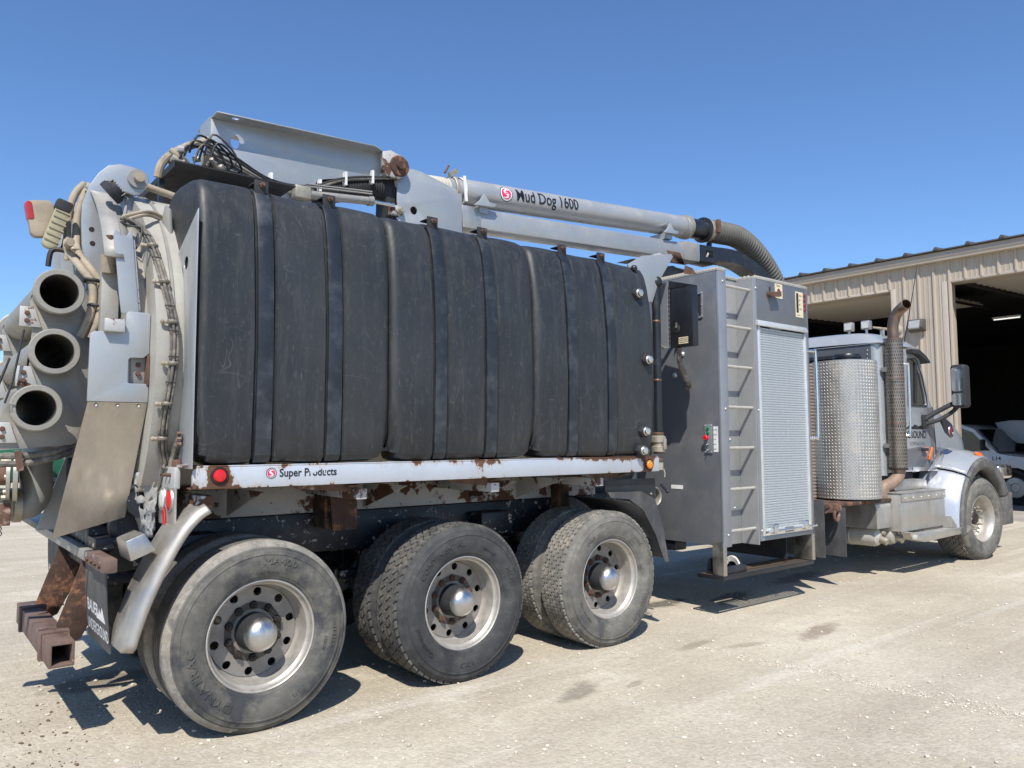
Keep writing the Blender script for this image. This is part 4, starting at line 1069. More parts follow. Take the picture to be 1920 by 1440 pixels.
# black canopy plate over the tank's rear end
MB().box(-.35, .42, .66, 2.0, 3.236, 3.244).box(-.352, -.346, .66, 2.0, 3.20, 3.236).build('canopy_plate', m_blackmatte, TR)
MB().box(-.36, -.33, .95, .99, 2.86, 3.236).build('canopy_post', m_black, TR); MB().box(-.36, -.33, 1.7, 1.74, 2.86, 3.236).build('canopy_post', m_black, TR)
MB().box(-.33, .3, 1.05, 1.12, 2.95, 3.04).build('top_beam', m_silver_dirty, TR)
rr_ = random.Random(11)
for k in range(16):                                   # tangle of valves and fittings on the canopy
    x = -.30 + rr_.random() * .30; yv = .72 + rr_.random() * .25; z = 3.25 + rr_.random() * .10
    MB().cyl((x, yv, z), (x + rr_.uniform(-.06, .06), yv + rr_.uniform(-.05, .05), z + rr_.uniform(-.02, .06)), rr_.uniform(.012, .028), seg=8).build('valve_fitting', rr_.choice([m_hosebeige, m_camlock, m_hosedark, m_torn]), TR, bevel=.003)
MB().tube(smooth_path([(-.37, .95, 3.21), (-.355, .94, 3.29), (-.30, .94, 3.37), (-.20, .95, 3.45), (-.06, .96, 3.53)], 5), .026, 10).build('wrapped_hose', m_hosebeige, TR)
for k in range(7):
    z0 = 3.28 + .03 * (k % 3)
    MB().tube(smooth_path([(-.30 + .03 * k, .75, z0), (-.26 + .03 * k, .72, z0 + .09 + .01 * k), (-.16 + .035 * k, .78, z0 + .11), (-.05 + .03 * k, .88, z0 + .06), (.03, .93, 3.33)], 4), .007, 6).build('thin_hose', m_hosedark if k % 2 else m_cable, TR)
# rear frame: cross bar, mud flaps, hitch
XB = MB().bar((-.74, .06, .93), (-.74, 2.45, .93), .05, .055).build('cross_bar', m_silver_dirty, TR, bevel=.004)
MB().bar((-.745, .055, .938), (-.745, .46, .938), .066, .066).build('bar_sleeve', m_hitch, TR, bevel=.004)
for k in range(4): MB().hexnut((-.777, .12 + .1 * k, .935), (-1, 0, 0), .014, .012).build('sleeve_bolt', m_rust, TR)
for y0, y1, zb in ((.20, .72, .48), (1.58, 2.06, .50)):
    mf = MB(); nn = 10; vs = []
    for j in range(nn + 1):
        t = j / nn; z = .905 - (.905 - zb) * t
        for xx in (-.735, -.727):
            for yy in (y0, y0 + .5 * (y1 - y0), y1): vs.append((xx + .03 * t * t, yy, z - (.05 if yy == y0 else (0 if yy == y1 else .025)) * t * 0))
    fs = []
    for j in range(nn):
        a, b = j * 6, (j + 1) * 6
        fs += [(a, a + 1, b + 1, b), (a + 1, a + 2, b + 2, b + 1), (a + 3, b + 3, b + 4, a + 4), (a + 4, b + 4, b + 5, a + 5), (a, b, b + 3, a + 3), (a + 2, a + 5, b + 5, b + 2)]
    fs += [(0, 3, 4, 1), (1, 4, 5, 2), (nn * 6, nn * 6 + 1, nn * 6 + 4, nn * 6 + 3), (nn * 6 + 1, nn * 6 + 2, nn * 6 + 5, nn * 6 + 4)]
    mf.add(vs, fs)
    F = mf.build('mud_flap', m_rubberflap, TR)
    W_ = y1 - y0
    fx = lambda z: -.7365 + .03 * ((.905 - z) / (.905 - zb)) ** 2
    def put(y, z): return (fx(z), y, z)
    decal_text('BAUER', .09, lambda u, w: put(y1 - .05 - u, zb + .155 + w), .022, 1.02).build('flap_lettering', m_decalwhite, F)
    decal_text('UNDERGROUND', .085, lambda u, w: put(y1 - .03 - u, zb + .055 + w), .018, .78).build('flap_lettering', m_decalwhite, F)
    sky_ = [(0, 0), (.02, .035), (.05, .02), (.08, .06), (.11, .035), (.15, .075), (.19, .03), (.22, .0)]
    MB().add([put(y0 + .24 - u, zb + .145 + w) for u, w in sky_], [tuple(range(len(sky_)))]).build('flap_emblem', m_decalwhite, F)
HB = MB()
ho = [(-.943, .410), (-.828, .410), (-.828, .532), (-.943, .532)]; hi_ = [(-.930, .423), (-.841, .423), (-.841, .519), (-.930, .519)]
HB.plate(ho, 1.30, (0, 1.68, 0), (1, 0, 0), (0, 0, 1), holes=[hi_])
H1 = HB.build('hitch_beam', m_hitch, TR, bevel=.003)
for ya in (.62, 1.42):
    so = [(-.956, .397), (-.815, .397), (-.815, .545), (-.956, .545)]
    si = [(-.9435, .4095), (-.8275, .4095), (-.8275, .5325), (-.9435, .5325)]
    MB().plate(so, .05, (0, ya + .05, 0), (1, 0, 0), (0, 0, 1), holes=[si]).build('beam_collar', m_hitch, H1, bevel=.003)
for ya in (.66, 1.44):
    MB().plate([(-.60, .92), (-.74, .90), (-.86, .545), (-.83, .42), (-.74, .46), (-.64, .66)], .016, (0, ya + .1, 0), (1, 0, 0), (0, 0, 1)).build('hitch_arm', m_rustdark, TR, bevel=.003)
# stainless quarter fender over the rear wheel
QF = MB(); vs = []
qp = smooth_path([(-.30, 0, 1.225), (-.36, 0, 1.185), (-.44, 0, 1.09), (-.53, 0, .925), (-.605, 0, .755), (-.655, 0, .60), (-.67, 0, .53)], 5)
for k, p in enumerate(qp):
    d = (qp[min(k + 1, len(qp) - 1)] - qp[max(k - 1, 0)]).normalized(); nn = V((d.z, 0, -d.x))
    if nn.x > 0: nn = -nn
    cut = .05 * max(0, k - len(qp) + 4)
    for yy, of in ((-.062 + cut * .3, -.055), (-.06 + cut * .3, -.035), (-.045 + cut * .2, -.013), (-.02, -.002), (.01, .0), (.10, .0), (.16, .0), (.22, .0), (.25, .0), (.255, -.015)):
        vs.append(V((p.x, yy, p.z)) + nn * of)
QF.add(vs, [(k * 10 + i, k * 10 + i + 1, (k + 1) * 10 + i + 1, (k + 1) * 10 + i) for k in range(len(qp) - 1) for i in range(9)])
QF.v = [(a - .030, b, c) for a, b, c in QF.v]
qf = QF.build('quarter_fender', m_fenderss, TR, ang=60)
sm_ = qf.modifiers.new('thickness', 'SOLIDIFY'); sm_.thickness = .004
MB().add([(-.685, .03, 1.055), (-.685, .24, 1.055), (-.60, .24, 1.09), (-.60, .03, 1.09), (-.66, .02, .955), (-.66, .25, .955), (-.545, .25, 1.0), (-.545, .02, 1.0)], [(0, 1, 2, 3), (7, 6, 5, 4), (0, 4, 5, 1), (1, 5, 6, 2), (2, 6, 7, 3), (3, 7, 4, 0)]).build('fender_bracket', m_stainless, TR, bevel=.006)
MB().tube([(-.62, .24, 1.03), (-.62, .5, 1.0), (-.60, .75, .95)], .022, 8).build('fender_arm', m_black, TR)
# dark hanging gear and torn tarp behind the splash flap
TP = MB(); rt = random.Random(3); vs = []
n1, n2 = 16, 14
for i in range(n1 + 1):
    for j in range(n2 + 1):
        a = pi * (i / n1 - .5) * 1.25; t = j / n2
        r = .16 * (1 - .3 * t) + rt.uniform(-.016, .016)
        vs.append((-.48 - .09 * cos(a) * (1.2 - t) - rt.random() * .012, .48 + r * sin(a) * 1.05, 1.37 - .34 * t + rt.uniform(-.014, .014)))
TP.add(vs, [(i * (n2 + 1) + j, i * (n2 + 1) + j + 1, (i + 1) * (n2 + 1) + j + 1, (i + 1) * (n2 + 1) + j) for i in range(n1) for j in range(n2) if rt.random() > .06])
tp = TP.build('torn_wrap', m_torn, TR, ang=45)
sm_ = tp.modifiers.new('thickness', 'SOLIDIFY'); sm_.thickness = .004
MB().cyl((-.50, .42, 1.22), (-.48, 1.0, 1.22), .10, seg=18).build('hinge_tube', m_chassis, TR)
MB().lathe([(0, .05), (.10, .05), (.13, .02), (.13, -.04), (0, -.04)], (-.52, .60, 1.08), (0, -1, 0), 24).build('vibrator_housing', m_chassis, TR)
MB().box(-.72, -.45, .55, .80, .96, 1.02).build('tail_plate', m_chassis, TR, bevel=.004); MB().box(-.70, -.40, .85, 1.55, .82, 1.05).build('rear_cross_member', m_chassis, TR, bevel=.006)
MB().box(-.88, -.60, 1.45, 2.30, 1.0, 1.04).build('door_sill', m_black, TR, bevel=.006); MB().plate([(-.93, 1.04), (-.62, 1.02), (-.62, 1.50), (-.78, 1.50)], .012, (0, 1.10, 0), (1, 0, 0), (0, 0, 1)).build('door_cheek', m_silver, TR)
# discharge elbow with valve on the door
EL = MB().tube(smooth_path([(-.80, 1.0, 1.56), (-.92, 1.0, 1.55), (-.955, 1.0, 1.42), (-.95, 1.0, 1.28), (-.98, 1.0, 1.20), (-1.06, 1.0, 1.185), (-1.12, 1.0, 1.185)], 6), .082, 22).build('discharge_elbow', m_silver_dirty, TR)
MB().lathe([(.06, 0), (.14, 0), (.14, .022), (.06, .022)], (-1.055, .86, 1.36), (-1, .12, 0), 28).build('valve_flange', m_alu, EL); MB().lathe([(.06, 0), (.13, 0), (.13, .018), (.06, .018)], (-1.09, .86, 1.36), (-1, .12, 0), 28).build('valve_flange', m_alu, EL)
for k in range(8):
    a = 2 * pi * k / 8; MB().hexnut((-1.11, .86 + .115 * cos(a), 1.36 + .115 * sin(a)), (-1, .12, 0), .014, .02).build('flange_bolt', m_camlock, EL)
MB().cyl((-1.10, .86, 1.36), (-1.55, .92, 1.37), .05, seg=18).build('valve_pipe', m_rust, EL)
MB().lathe([(.095, 0), (.095, .04), (.085, .045), (.085, .09), (.10, .095), (.10, .13), (.08, .14)], (-1.02, 1.0, 1.19), (-1, 0, 0), 28).build('camlock_coupling', m_camlock, EL)
MB().lathe([(.085, 0), (.09, .02), (.09, .20)], (-1.14, 1.0, 1.19), (-1, 0, 0), 24).build('coupling_sleeve', m_whiteshell, EL); MB().box(-1.13, -1.08, .88, .91, 1.09, 1.21).build('camlock_lever', m_rust, EL, bevel=.004)
for k in range(2): MB().tube([(-1.13 + .012 * cos(t) * (1 + .2 * k), .90, 1.075 - .028 * k + .014 * sin(t)) for t in [2 * pi * q / 12 for q in range(13)]], .003, 6).build('pull_ring', m_cable, EL)
MB().box(-.86, -.80, .62, .66, 1.50, 1.72).box(-.86, -.78, .60, .64, 1.33, 1.46).build('door_latch_block', m_chassis, DOOR, bevel=.006)
MB().cyl((-.80, .55, 1.46), (-.84, .52, 1.24), .03, seg=12).build('latch_cylinder', m_hosedark, DOOR)
# suction tube rack on the door
RK = MB().plate([(-1.06, 2.12), (-1.075, 2.28), (-1.03, 2.40), (-.93, 2.43), (-.84, 2.38), (-.78, 2.30), (-.78, 1.58), (-.86, 1.53), (-1.22, 1.50), (-1.22, 1.58), (-1.16, 1.80), (-1.08, 1.84)], .012, (0, .52, 0), (1, 0, 0), (0, 0, 1), holes=[circle(.1012, 28, -.965, 2.315), circle(.1012, 28, -.975, 2.005), circle(.1012, 28, -1.045, 1.715)]).build('tube_rack', m_silver_dirty, DOOR, bevel=.002)
MB().plate([(-1.06, 2.12), (-1.075, 2.28), (-1.03, 2.40), (-.93, 2.43), (-.84, 2.38), (-.78, 2.30), (-.78, 1.58), (-.86, 1.53), (-1.22, 1.50), (-1.22, 1.58), (-1.16, 1.80), (-1.08, 1.84)], .012, (0, 1.85, 0), (1, 0, 0), (0, 0, 1), holes=[circle(.1012, 28, -.965, 2.315), circle(.1012, 28, -.975, 2.005), circle(.1012, 28, -1.045, 1.715)]).build('tube_rack', m_silver_dirty, DOOR, bevel=.002)
for (x, z) in ((-1.075, 2.19), (-1.08, 1.88), (-1.16, 1.59)):
    for yy in (.50, 1.83):
        q = MB().plate([(-.045, .055), (.02, .055), (.055, -.05), (-.045, -.05)], .010, (x, yy, z), (1, 0, 0), (0, 0, 1)).build('rack_bracket', m_silver_rusty, DOOR, bevel=.003)
        for dz in (.022, -.018): MB().lathe([(0, .012), (.009, .012), (.013, 0)], (x - .012, yy - .010, z + dz), (0, -1, 0), 12).build('bracket_bolt', m_rust, q)
MB().tube([(-1.10, .47, 2.12), (-1.14, .46, 1.85), (-1.17, .46, 1.74)], .006, 6).build('tie_strap', m_cable, DOOR); MB().tube([(-1.125, .8, 2.00), (-1.17, .8, 1.85), (-1.22, .8, 1.62), (-1.27, .8, 1.54)], .007, 6).build('tie_strap', m_cable, DOOR)
for k in range(2): MB().tube(smooth_path([(-1.50, .62, 1.47 - .032 * k), (-1.25, .52, 1.475 - .035 * k), (-1.10, .48, 1.475 - .04 * k), (-.95, .50, 1.49 - .03 * k), (-.80, .56, 1.55 - .03 * k), (-.72, .62, 1.60)], 5), .017, 10).build('rack_hose', m_hosedark, DOOR)
MB().bar((-1.105, .455, 1.50), (-1.09, .455, 1.40), .03, .02, (0, 1, 0)).build('hose_tie', m_rust, DOOR)
# beige sleeved hoses behind the tubes
for k, dx in enumerate((-.028, .018)):
    MB().tube(smooth_path([(-.76 + dx * .6, .95, 3.08), (-.80 + dx, .92, 3.0), (-.835 + dx, .88, 2.86), (-.845 + dx, .82, 2.72), (-.86 + dx, .66, 2.60), (-.82 + dx, .50, 2.48), (-.775 + dx, .46, 2.40), (-.768 + dx, .44, 2.30), (-.79 + dx, .42, 2.19), (-.82 + dx, .44, 2.10)], 5), .021, 12).build('sleeved_hose', m_hosebeige, DOOR)
for p in ((-.862, .68, 2.61), (-.795, .47, 2.41), (-.775, .44, 2.27)): MB().lathe([(.044, -.010), (.050, 0), (.044, .010)], p, (.1, 0, 1), 18).build('hose_tie', m_cable if p[2] < 2.5 else m_camlock, DOOR)
MB().tube(smooth_path([(-.97, .75, 2.52), (-.96, .75, 2.60), (-.93, .75, 2.62), (-.88, .72, 2.61)], 4), .014, 8).build('breather_pipe', m_nutdark, DOOR)
MB().cyl((-.90, .6, 2.62), (-.90, .52, 2.62), .022, seg=12).cyl((-.90, .62, 2.62), (-.90, .62, 2.54), .012).build('valve_knob', m_hosebeige, DOOR)
m_darkred2 = material('faded_red_lens', (.40, .03, .03), .35, 0, .15, 40, spec=.6)
# lamp bar on the door's left upper side
LBK = MB().bar((-.76, .92, 2.865), (-1.03, .88, 2.89), .012, .045).build('lamp_bracket', m_whiteshell, TR, bevel=.002)
MB().plate(roundrect(.13, .20, .03, 4), .06, (-1.0, .87, 2.80), (1, 0, .18), (-.18, 0, 1)).build('marker_housing', m_hosebeige, LBK, bevel=.01)
MB().plate(roundrect(.032, .10, .014, 4), .065, (-1.062, .872, 2.835), (1, 0, .18), (-.18, 0, 1)).build('marker_lens', m_darkred2, LBK, bevel=.012)
LB = MB().plate(roundrect(.075, .28, .03, 4), .05, (-.935, .80, 2.76), V((.95, 0, -.28)), V((.28, 0, .95))).build('light_stick', material('dusty_olive_lens', (.36, .33, .20), .4, 0, .2, 12, spec=.6), LBK, bevel=.014)
MB().plate(roundrect(.085, .06, .015, 3), .056, (-.905, .797, 2.875), V((.95, 0, -.28)), V((.28, 0, .95))).build('stick_cap', m_blackmatte, LB, bevel=.006)
for k in range(6): MB().plate(roundrect(.078, .008, .003, 2), .054, V((-.958, .798, 2.665)) + V((.28, 0, .95)) * (.036 * k), V((.95, 0, -.28)), V((.28, 0, .95))).build('stick_rib', m_hosebeige, LB)
MB().tube(smooth_path([(-.89, .82, 2.70), (-.90, .82, 2.65), (-.925, .82, 2.64), (-.93, .82, 2.66)], 4), .006, 6).build('stick_cable', m_cable, LB)

# ---- six-inch suction tubes carried across the rear door (loose, held by the rack)
def suction_tube(x, z, label, broken=False):
    t = thing('suction_tube', (x, 1.2, z), label, 'suction tube', 'suction tubes stowed across the rear door')
    g = [(.108, 0), (.108, 1.76)]
    MB().lathe([(.088, .005), (.100, .005), (.100, 1.755), (.088, 1.755)], (x, .35, z), (0, 1, 0), 40).build('barrel', m_tubemetal, t)
    MB().lathe([(.0875, .004), (.0875, 1.75)], (x, .35, z), (0, 1, 0), 36).build('bore', m_tubein, t)
    for y0, s in ((.35, 1), (2.11, -1)):
        MB().lathe([(.088, 0), (.090, -.004), (.112, -.004), (.117, .002), (.117, .030), (.110, .036), (.1005, .036)], (x, y0, z), (0, s, 0), 44, *((pi + .14, 3 * pi - .24) if broken and s == 1 else (0, 2 * pi))).build('end_ring', m_tubemetal, t)
    return t
suction_tube(-.965, 2.315, 'topmost dull metal suction tube racked across the rear door')
suction_tube(-.975, 2.005, 'middle dull metal suction tube racked across the rear door')
t3 = suction_tube(-1.045, 1.715, 'lowest metal suction tube with a chipped end, racked across the door', True)

# ================================================================== boom over the body
BY = 1.05                                            # boom centre
ARM = MB()
web = [(-.05, 3.68), (1.24, 3.738), (1.243, 3.571), (.70, 3.425), (.66, 3.30), (.66, 2.98), (-.02, 2.98), (-.055, 3.40)]
wh_ = [[(.109 + .030 * cos(t) , 3.555 + .045 * sin(t)) for t in [2 * pi * k / 20 for k in range(20)]]]
for y0 in (.95,):
    MB().plate(web, .010, (0, y0 + .010, 0), (1, 0, 0), (0, 0, 1), holes=wh_).build('boom_cradle', m_silver, TR, bevel=.002)
top = MB(); top.m = Matrix.Translation((-.05, 0, 3.684)) @ Matrix.Rotation(-math.atan2(.058, 1.29), 4, 'Y')
top.plate([(0, .84), (1.16, .84), (1.30, .93), (1.30, 1.26), (0, 1.26)], .008, (0, 0, 0), (1, 0, 0), (0, 1, 0), holes=[[(.135 + .026 * cos(t), .885 + .02 * sin(t)) for t in [2 * pi * k / 16 for k in range(16)]]])
top.build('cradle_flange', m_silver, TR, bevel=.002)
MB().box(-.06, -.052, .951, 1.16, 3.30, 3.69).build('cradle_end', m_silver, TR)
# pivot
PIV = MB().plate([(1.20, 3.74), (1.27, 3.765), (1.38, 3.74), (1.42, 3.68), (1.41, 3.60), (1.35, 3.555), (1.24, 3.56), (1.21, 3.60)], .06, (0, .955, 0), (1, 0, 0), (0, 0, 1)).build('pivot_lug', m_silver_rusty, TR, bevel=.008)
MB().lathe([(0, .045), (.03, .045), (.034, .040), (.034, .020), (.075, .020), (.082, .014), (.082, 0)], (1.345, .90, 3.655), (0, -1, 0), 32).build('pivot_pin', m_rustdark, TR)
MB().cyl((1.345, .90, 3.655), (1.345, 1.22, 3.655), .05).build('pivot_shaft', m_rustdark, TR)
bp = [(1.36, 3.55), (1.39, 3.59), (1.44, 3.665), (1.50, 3.685), (1.58, 3.679), (1.94, 3.60), (1.965, 3.585), (1.973, 3.55), (1.973, 3.00), (1.365, 3.00), (1.375, 3.30), (1.36, 3.40)]
for y0 in (.95, 1.17): MB().plate(bp, .014, (0, y0 + .014, 0), (1, 0, 0), (0, 0, 1), holes=[circle(.032, 20, 1.512, 3.352)]).build('boom_plate', m_silver, TR, bevel=.003)
MB().box(1.28, 1.36, .98, 1.14, 3.0, 3.60).build('boom_post', m_blackmatte, TR)
MB().box(1.30, 1.40, .93, 1.19, 3.285, 3.36).build('rod_eye', m_silver_rusty, TR, bevel=.01)
MB().lathe([(0, .03), (.018, .03), (.022, .02), (.03, .0)], (1.38, .93, 3.325), (0, -1, 0), 16).build('rod_pin', m_camlock, TR)
MB().cyl((.60, .90, 3.285), (1.10, .90, 3.335), .032, seg=18).build('lift_cylinder', m_silver_dirty, TR); MB().cyl((1.10, .90, 3.335), (1.32, .93, 3.35), .016, seg=14).build('cylinder_rod', m_chrome, TR)
MB().lathe([(.038, -.02), (.038, .02), (.0, .02)], (1.10, .90, 3.335), (1, 0, .1), 18).build('cylinder_gland', m_silver_dirty, TR)
MB().box(.50, .62, .86, .94, 3.24, 3.33).build('cylinder_clevis', m_camlock, TR, bevel=.01)
for dz in (.045, .062): MB().cyl((.58, .87, 3.285 + dz), (1.10, .87, 3.335 + dz), .006, seg=8).build('steel_line', m_silver_dirty, TR)
for k, (c, dz) in enumerate(((m_cable, 0), (m_cable, .02), (m_hosedark, -.03), (m_hosedark, -.05))):     # cables sagging along the cradle
    MB().tube(smooth_path([(-.08, .92, 3.47 + dz), (.10, .915, 3.42 + dz), (.30, .915, 3.34 + dz * .6), (.48, .915, 3.325 + dz * .4), (.66, .915, 3.36 + dz * .3), (.88, .92, 3.46 + dz * .3), (1.10, .92, 3.52 + dz * .3), (1.28, .92, 3.55)], 5), .008, 6).build('sagging_cable', c, TR)
for x, z in ((.34, 3.34), (.70, 3.37), (.90, 3.47), (1.12, 3.53)): MB().box(x, x + .018, .91, .95, z - .05, z + .05).build('cable_clip', m_white, TR)
def rib_hose(name, path, r, m, pitch=.022, amp=.006):
    ps = smooth_path(path, 24); L_ = [0]
    for a, b in zip(ps, ps[1:]): L_.append(L_[-1] + (b - a).length)
    tot = L_[-1]; n = int(tot / pitch * 4); out = []; j = 0
    for k in range(n + 1):
        d = tot * k / n
        while j < len(L_) - 2 and L_[j + 1] < d: j += 1
        out.append(ps[j].lerp(ps[j + 1], (d - L_[j]) / max(1e-6, L_[j + 1] - L_[j])))
    pat = (0, .7, 1, .7)
    rf = lambda t: r + amp * pat[int(round(t * n)) % 4]
    return MB().tube(out, r, 22, True, rf).build(name, m, TR, ang=70)
rib_hose('dark_boom_hose', [(.72, 1.06, 3.36), (.95, 1.06, 3.43), (1.20, 1.06, 3.50), (1.45, 1.06, 3.50)], .085, m_blackmatte)
rib_hose('pale_boom_hose', [(1.35, 1.06, 3.57), (1.55, 1.06, 3.585), (1.75, 1.06, 3.605), (1.93, 1.06, 3.62)], .100, m_corrpale, .03, .006)
P0, P1 = V((2.02, 1.06, 3.632)), V((5.02, 1.06, 3.852))
PD = (P1 - P0).normalized()
PIPE = MB().lathe([(.098, -.14), (.106, -.14), (.106, -.02), (.113, 0), (.113, (P1 - P0).length), (.10, (P1 - P0).length)], P0, PD, 48).build('boom_pipe', m_pipe, TR)
MB().lathe([(.116, 0), (.122, .006), (.122, .03), (.116, .036)], P0 - PD * .10, PD, 36).build('hose_clamp', m_camlock, PIPE)
MB().lathe([(.116, 0), (.120, .004), (.120, .022), (.116, .026)], P0 - PD * .02, PD, 36).build('hose_clamp', m_white, PIPE)
MB().bar(P0 + V((-.03, -.118, .10)), P0 + V((-.01, -.118, -.11)), .012, .025).build('clamp_bar', m_white, PIPE); MB().bar(P0 + V((-.14, -.06, .10)), P0 + V((-.05, -.04, .16)), .03, .04).build('clamp_latch', m_camlock, PIPE)
MB().tube([P0 + V((-.20, -.08, .10)), P0 + V((-.16, -.08, .17))], .010, 8).build('clamp_bolt', m_rust, PIPE)
MB().lathe([(.1135, 0), (.130, .006), (.130, .05), (.1135, .056)], P1 - PD * .05, PD, 40).build('end_collar', m_tubemetal, PIPE); MB().lathe([(.1135, 0), (.122, .004), (.122, .02), (.1135, .024)], P1 - PD * .12, PD, 40).build('end_collar', m_tubemetal, PIPE)
MB().lathe([(.100, 0), (.108, .005), (.108, .28), (.10, .285)], P1 + PD * .0, PD, 36).build('rubber_sleeve', m_black, TR)
MB().lathe([(.112, 0), (.140, .01), (.140, .03), (.112, .04)], P1 + PD * .27, PD, 36).build('swivel_flange', m_black, TR); MB().lathe([(.112, 0), (.126, .01), (.126, .07), (.112, .08)], P1 + PD * .32, PD, 36).build('swivel_band', m_camlock, TR)
q = P1 + PD * .36; MB().box(q.x, q.x + .05, q.y - .16, q.y - .12, q.z - .05, q.z + .10).build('swivel_clamp', m_rust, TR, bevel=.006)
for t in (.03, .83):                                 # winged cradle brackets holding the pipe on the beam
    c_ = P0.lerp(P1, t + .02)
    MB().plate([(-.10, -.05), (.10, -.05), (.13, -.02), (.05, -.01), (.0, .055), (-.04, .0)], .03, (c_.x, c_.y - .13, c_.z - .09), (1, 0, .07), (0, 0, 1)).build('pipe_cradle', m_silver, PIPE, bevel=.003)
    MB().box(c_.x - .03, c_.x + .06, c_.y - .125, c_.y + .1, c_.z - .19, c_.z - .125).build('cradle_foot', m_silver, PIPE)
# decals on the pipe
side_u = V((0, -1, 0)); side_u = (side_u - PD * side_u.dot(PD)).normalized(); up_v = side_u.cross(PD) * -1
if up_v.z < 0: up_v = -up_v
def on_pipe(u, w, k=1):
    a = w / .113; r = .1140 + .0005 * k
    return P0 + PD * u + (side_u * cos(a + .12) + up_v * sin(a + .12)) * r
logo(PIPE, lambda u, w, k=1: on_pipe(.42 + u, w, k), .070)
decal_text('Mud Dog 1600', .155, lambda u, w: on_pipe(.53 + u, w - .045, 2), .016, .80, step=.010).build('pipe_lettering', m_decalblack, PIPE)
# beam
b0, b1 = V((1.975, BY, 3.395)), V((4.93, BY, 3.552))
MB().bar(b0, b1, .19, .175).build('boom_beam', m_pipe, TR, bevel=.012)
MB().bar(b0 - V((.0, .0, 0)), b0 + (b1 - b0) * .065, .205, .19).build('beam_sleeve', m_alu, TR, bevel=.008)
MB().bar(b1 - V((.10, 0, .0)), b1 + V((.16, 0, .012)), .21, .20).build('beam_head', m_silver_dirty, TR, bevel=.008)
BH = MB(); BH.plate([(0, -.09), (.30, -.09), (.30, .09), (0, .09)], .012, (5.10, .952, 3.565), (1, 0, .05), (0, 0, 1), holes=[roundrect(.13, .075, .012, 3, .16, .0)])
BH.box(5.10, 5.40, .96, 1.14, 3.48, 3.49).build('boom_tip_bracket', m_black, TR, bevel=.003)
MB().tube(smooth_path([(5.42, 1.06, 3.74), (5.40, 1.06, 3.62), (5.36, 1.06, 3.55)], 3), .03, 10).build('tip_strut', m_black, TR)
arch = smooth_path([(5.38, 1.06, 3.60), (5.80, 1.06, 3.62), (6.20, 1.06, 3.53), (6.55, 1.06, 3.36), (6.80, 1.06, 3.12)], 5)
am = MB(); vs = []
for i, p in enumerate(arch):
    d = (arch[min(i + 1, len(arch) - 1)] - arch[max(i - 1, 0)]).normalized(); nn = V((-d.z, 0, d.x))
    for yy in (.96, 1.16):
        for h in (-.075, .075): vs.append(V((p.x, yy, p.z)) + nn * h)
am.add(vs, [f for i in range(len(arch) - 1) for f in ((i * 4, i * 4 + 1, i * 4 + 5, i * 4 + 4), (i * 4 + 2, i * 4 + 6, i * 4 + 7, i * 4 + 3), (i * 4 + 1, i * 4 + 3, i * 4 + 7, i * 4 + 5), (i * 4, i * 4 + 4, i * 4 + 6, i * 4 + 2))] + [(0, 2, 3, 1)])
am.build('curved_hose_guide', m_black, TR, ang=40)
rib_hose('boom_tip_hose', [P1 + PD * .36, P1 + PD * .60, (5.95, 1.06, 3.90), (6.25, 1.06, 3.80), (6.55, 1.06, 3.60), (6.78, 1.06, 3.33), (6.92, 1.06, 3.0), (6.98, 1.06, 2.6)], .112, m_corr, .046, .017)
rib_hose('lower_hose', [(4.95, 1.25, 3.38), (5.2, 1.25, 3.33), (5.5, 1.25, 3.30), (5.9, 1.25, 3.33)], .075, m_corr, .04, .012)
MB().tube(smooth_path([(6.0, .95, 3.46), (6.06, .93, 3.42), (6.10, .94, 3.32), (6.12, .95, 3.15)], 4), .005, 6).build('loose_wire', m_rust, TR)
# rest bracket standing in front of the tanks
MB().plate([(3.02, 2.98), (3.20, 3.08), (3.62, 3.16), (3.40, 2.88), (3.32, 2.70), (3.22, 2.70)], .012, (0, .10, 0), (1, 0, 0), (0, 0, 1)).build('boom_rest_gusset', m_silver, TR, bevel=.002)
MB().box(3.16, 3.30, .11, 1.4, 2.70, 2.98).build('boom_rest_post', m_silver, TR, bevel=.004)
MB().plate([(0, 0), (.16, .03), (.34, .10), (.46, .07), (.42, .0), (.30, .02)], .20, (3.12, .32, 3.05), (1, 0, 0), (0, 0, 1)).build('boom_rest_saddle', m_silver_rusty, TR, bevel=.003)
MB().add([(3.52, .10, 3.18), (3.66, .06, 3.17), (3.72, .06, 3.07), (3.60, .10, 3.09), (3.80, .04, 3.05), (3.86, .04, 3.0), (3.70, .06, 2.99)], [(0, 1, 2, 3), (2, 4, 5, 6)]).build('bent_guide', m_rust, TR)

# ================================================================== vertical fill pipe, black control box
FP = MB().cyl((3.40, .12, 1.62), (3.40, .12, 2.88), .036, seg=20).build('fill_pipe', m_black, TR)
MB().sphere((3.40, .12, 2.885), .056, 18, 10).cyl((3.40, .12, 2.885), (3.30, .2, 2.86), .045).build('pipe_elbow', m_black, FP)
MB().cyl((3.32, .18, 2.86), (3.27, .22, 2.85), .05, seg=20).build('elbow_nut', m_camlock, FP)
for z, r in ((1.60, .046), (1.445, .046), (1.385, .04)): MB().lathe([(r - .004, -.012), (r, -.008), (r, .008), (r - .004, .012)], (3.40, .12, z), (0, 0, 1), 20).build('pipe_band', m_brass, FP)
MB().lathe([(.040, -.075), (.058, -.07), (.060, -.03), (.050, -.025), (.050, .0), (.062, .01), (.062, .055), (.045, .065)], (3.40, .12, 1.52), (0, 0, 1), 24).build('camlock', m_camlock, FP)
for yy in (.055, .185): MB().box(3.385, 3.42, yy - .008, yy + .008, 1.47, 1.56).build('camlock_lever', m_camlock, FP, bevel=.003)
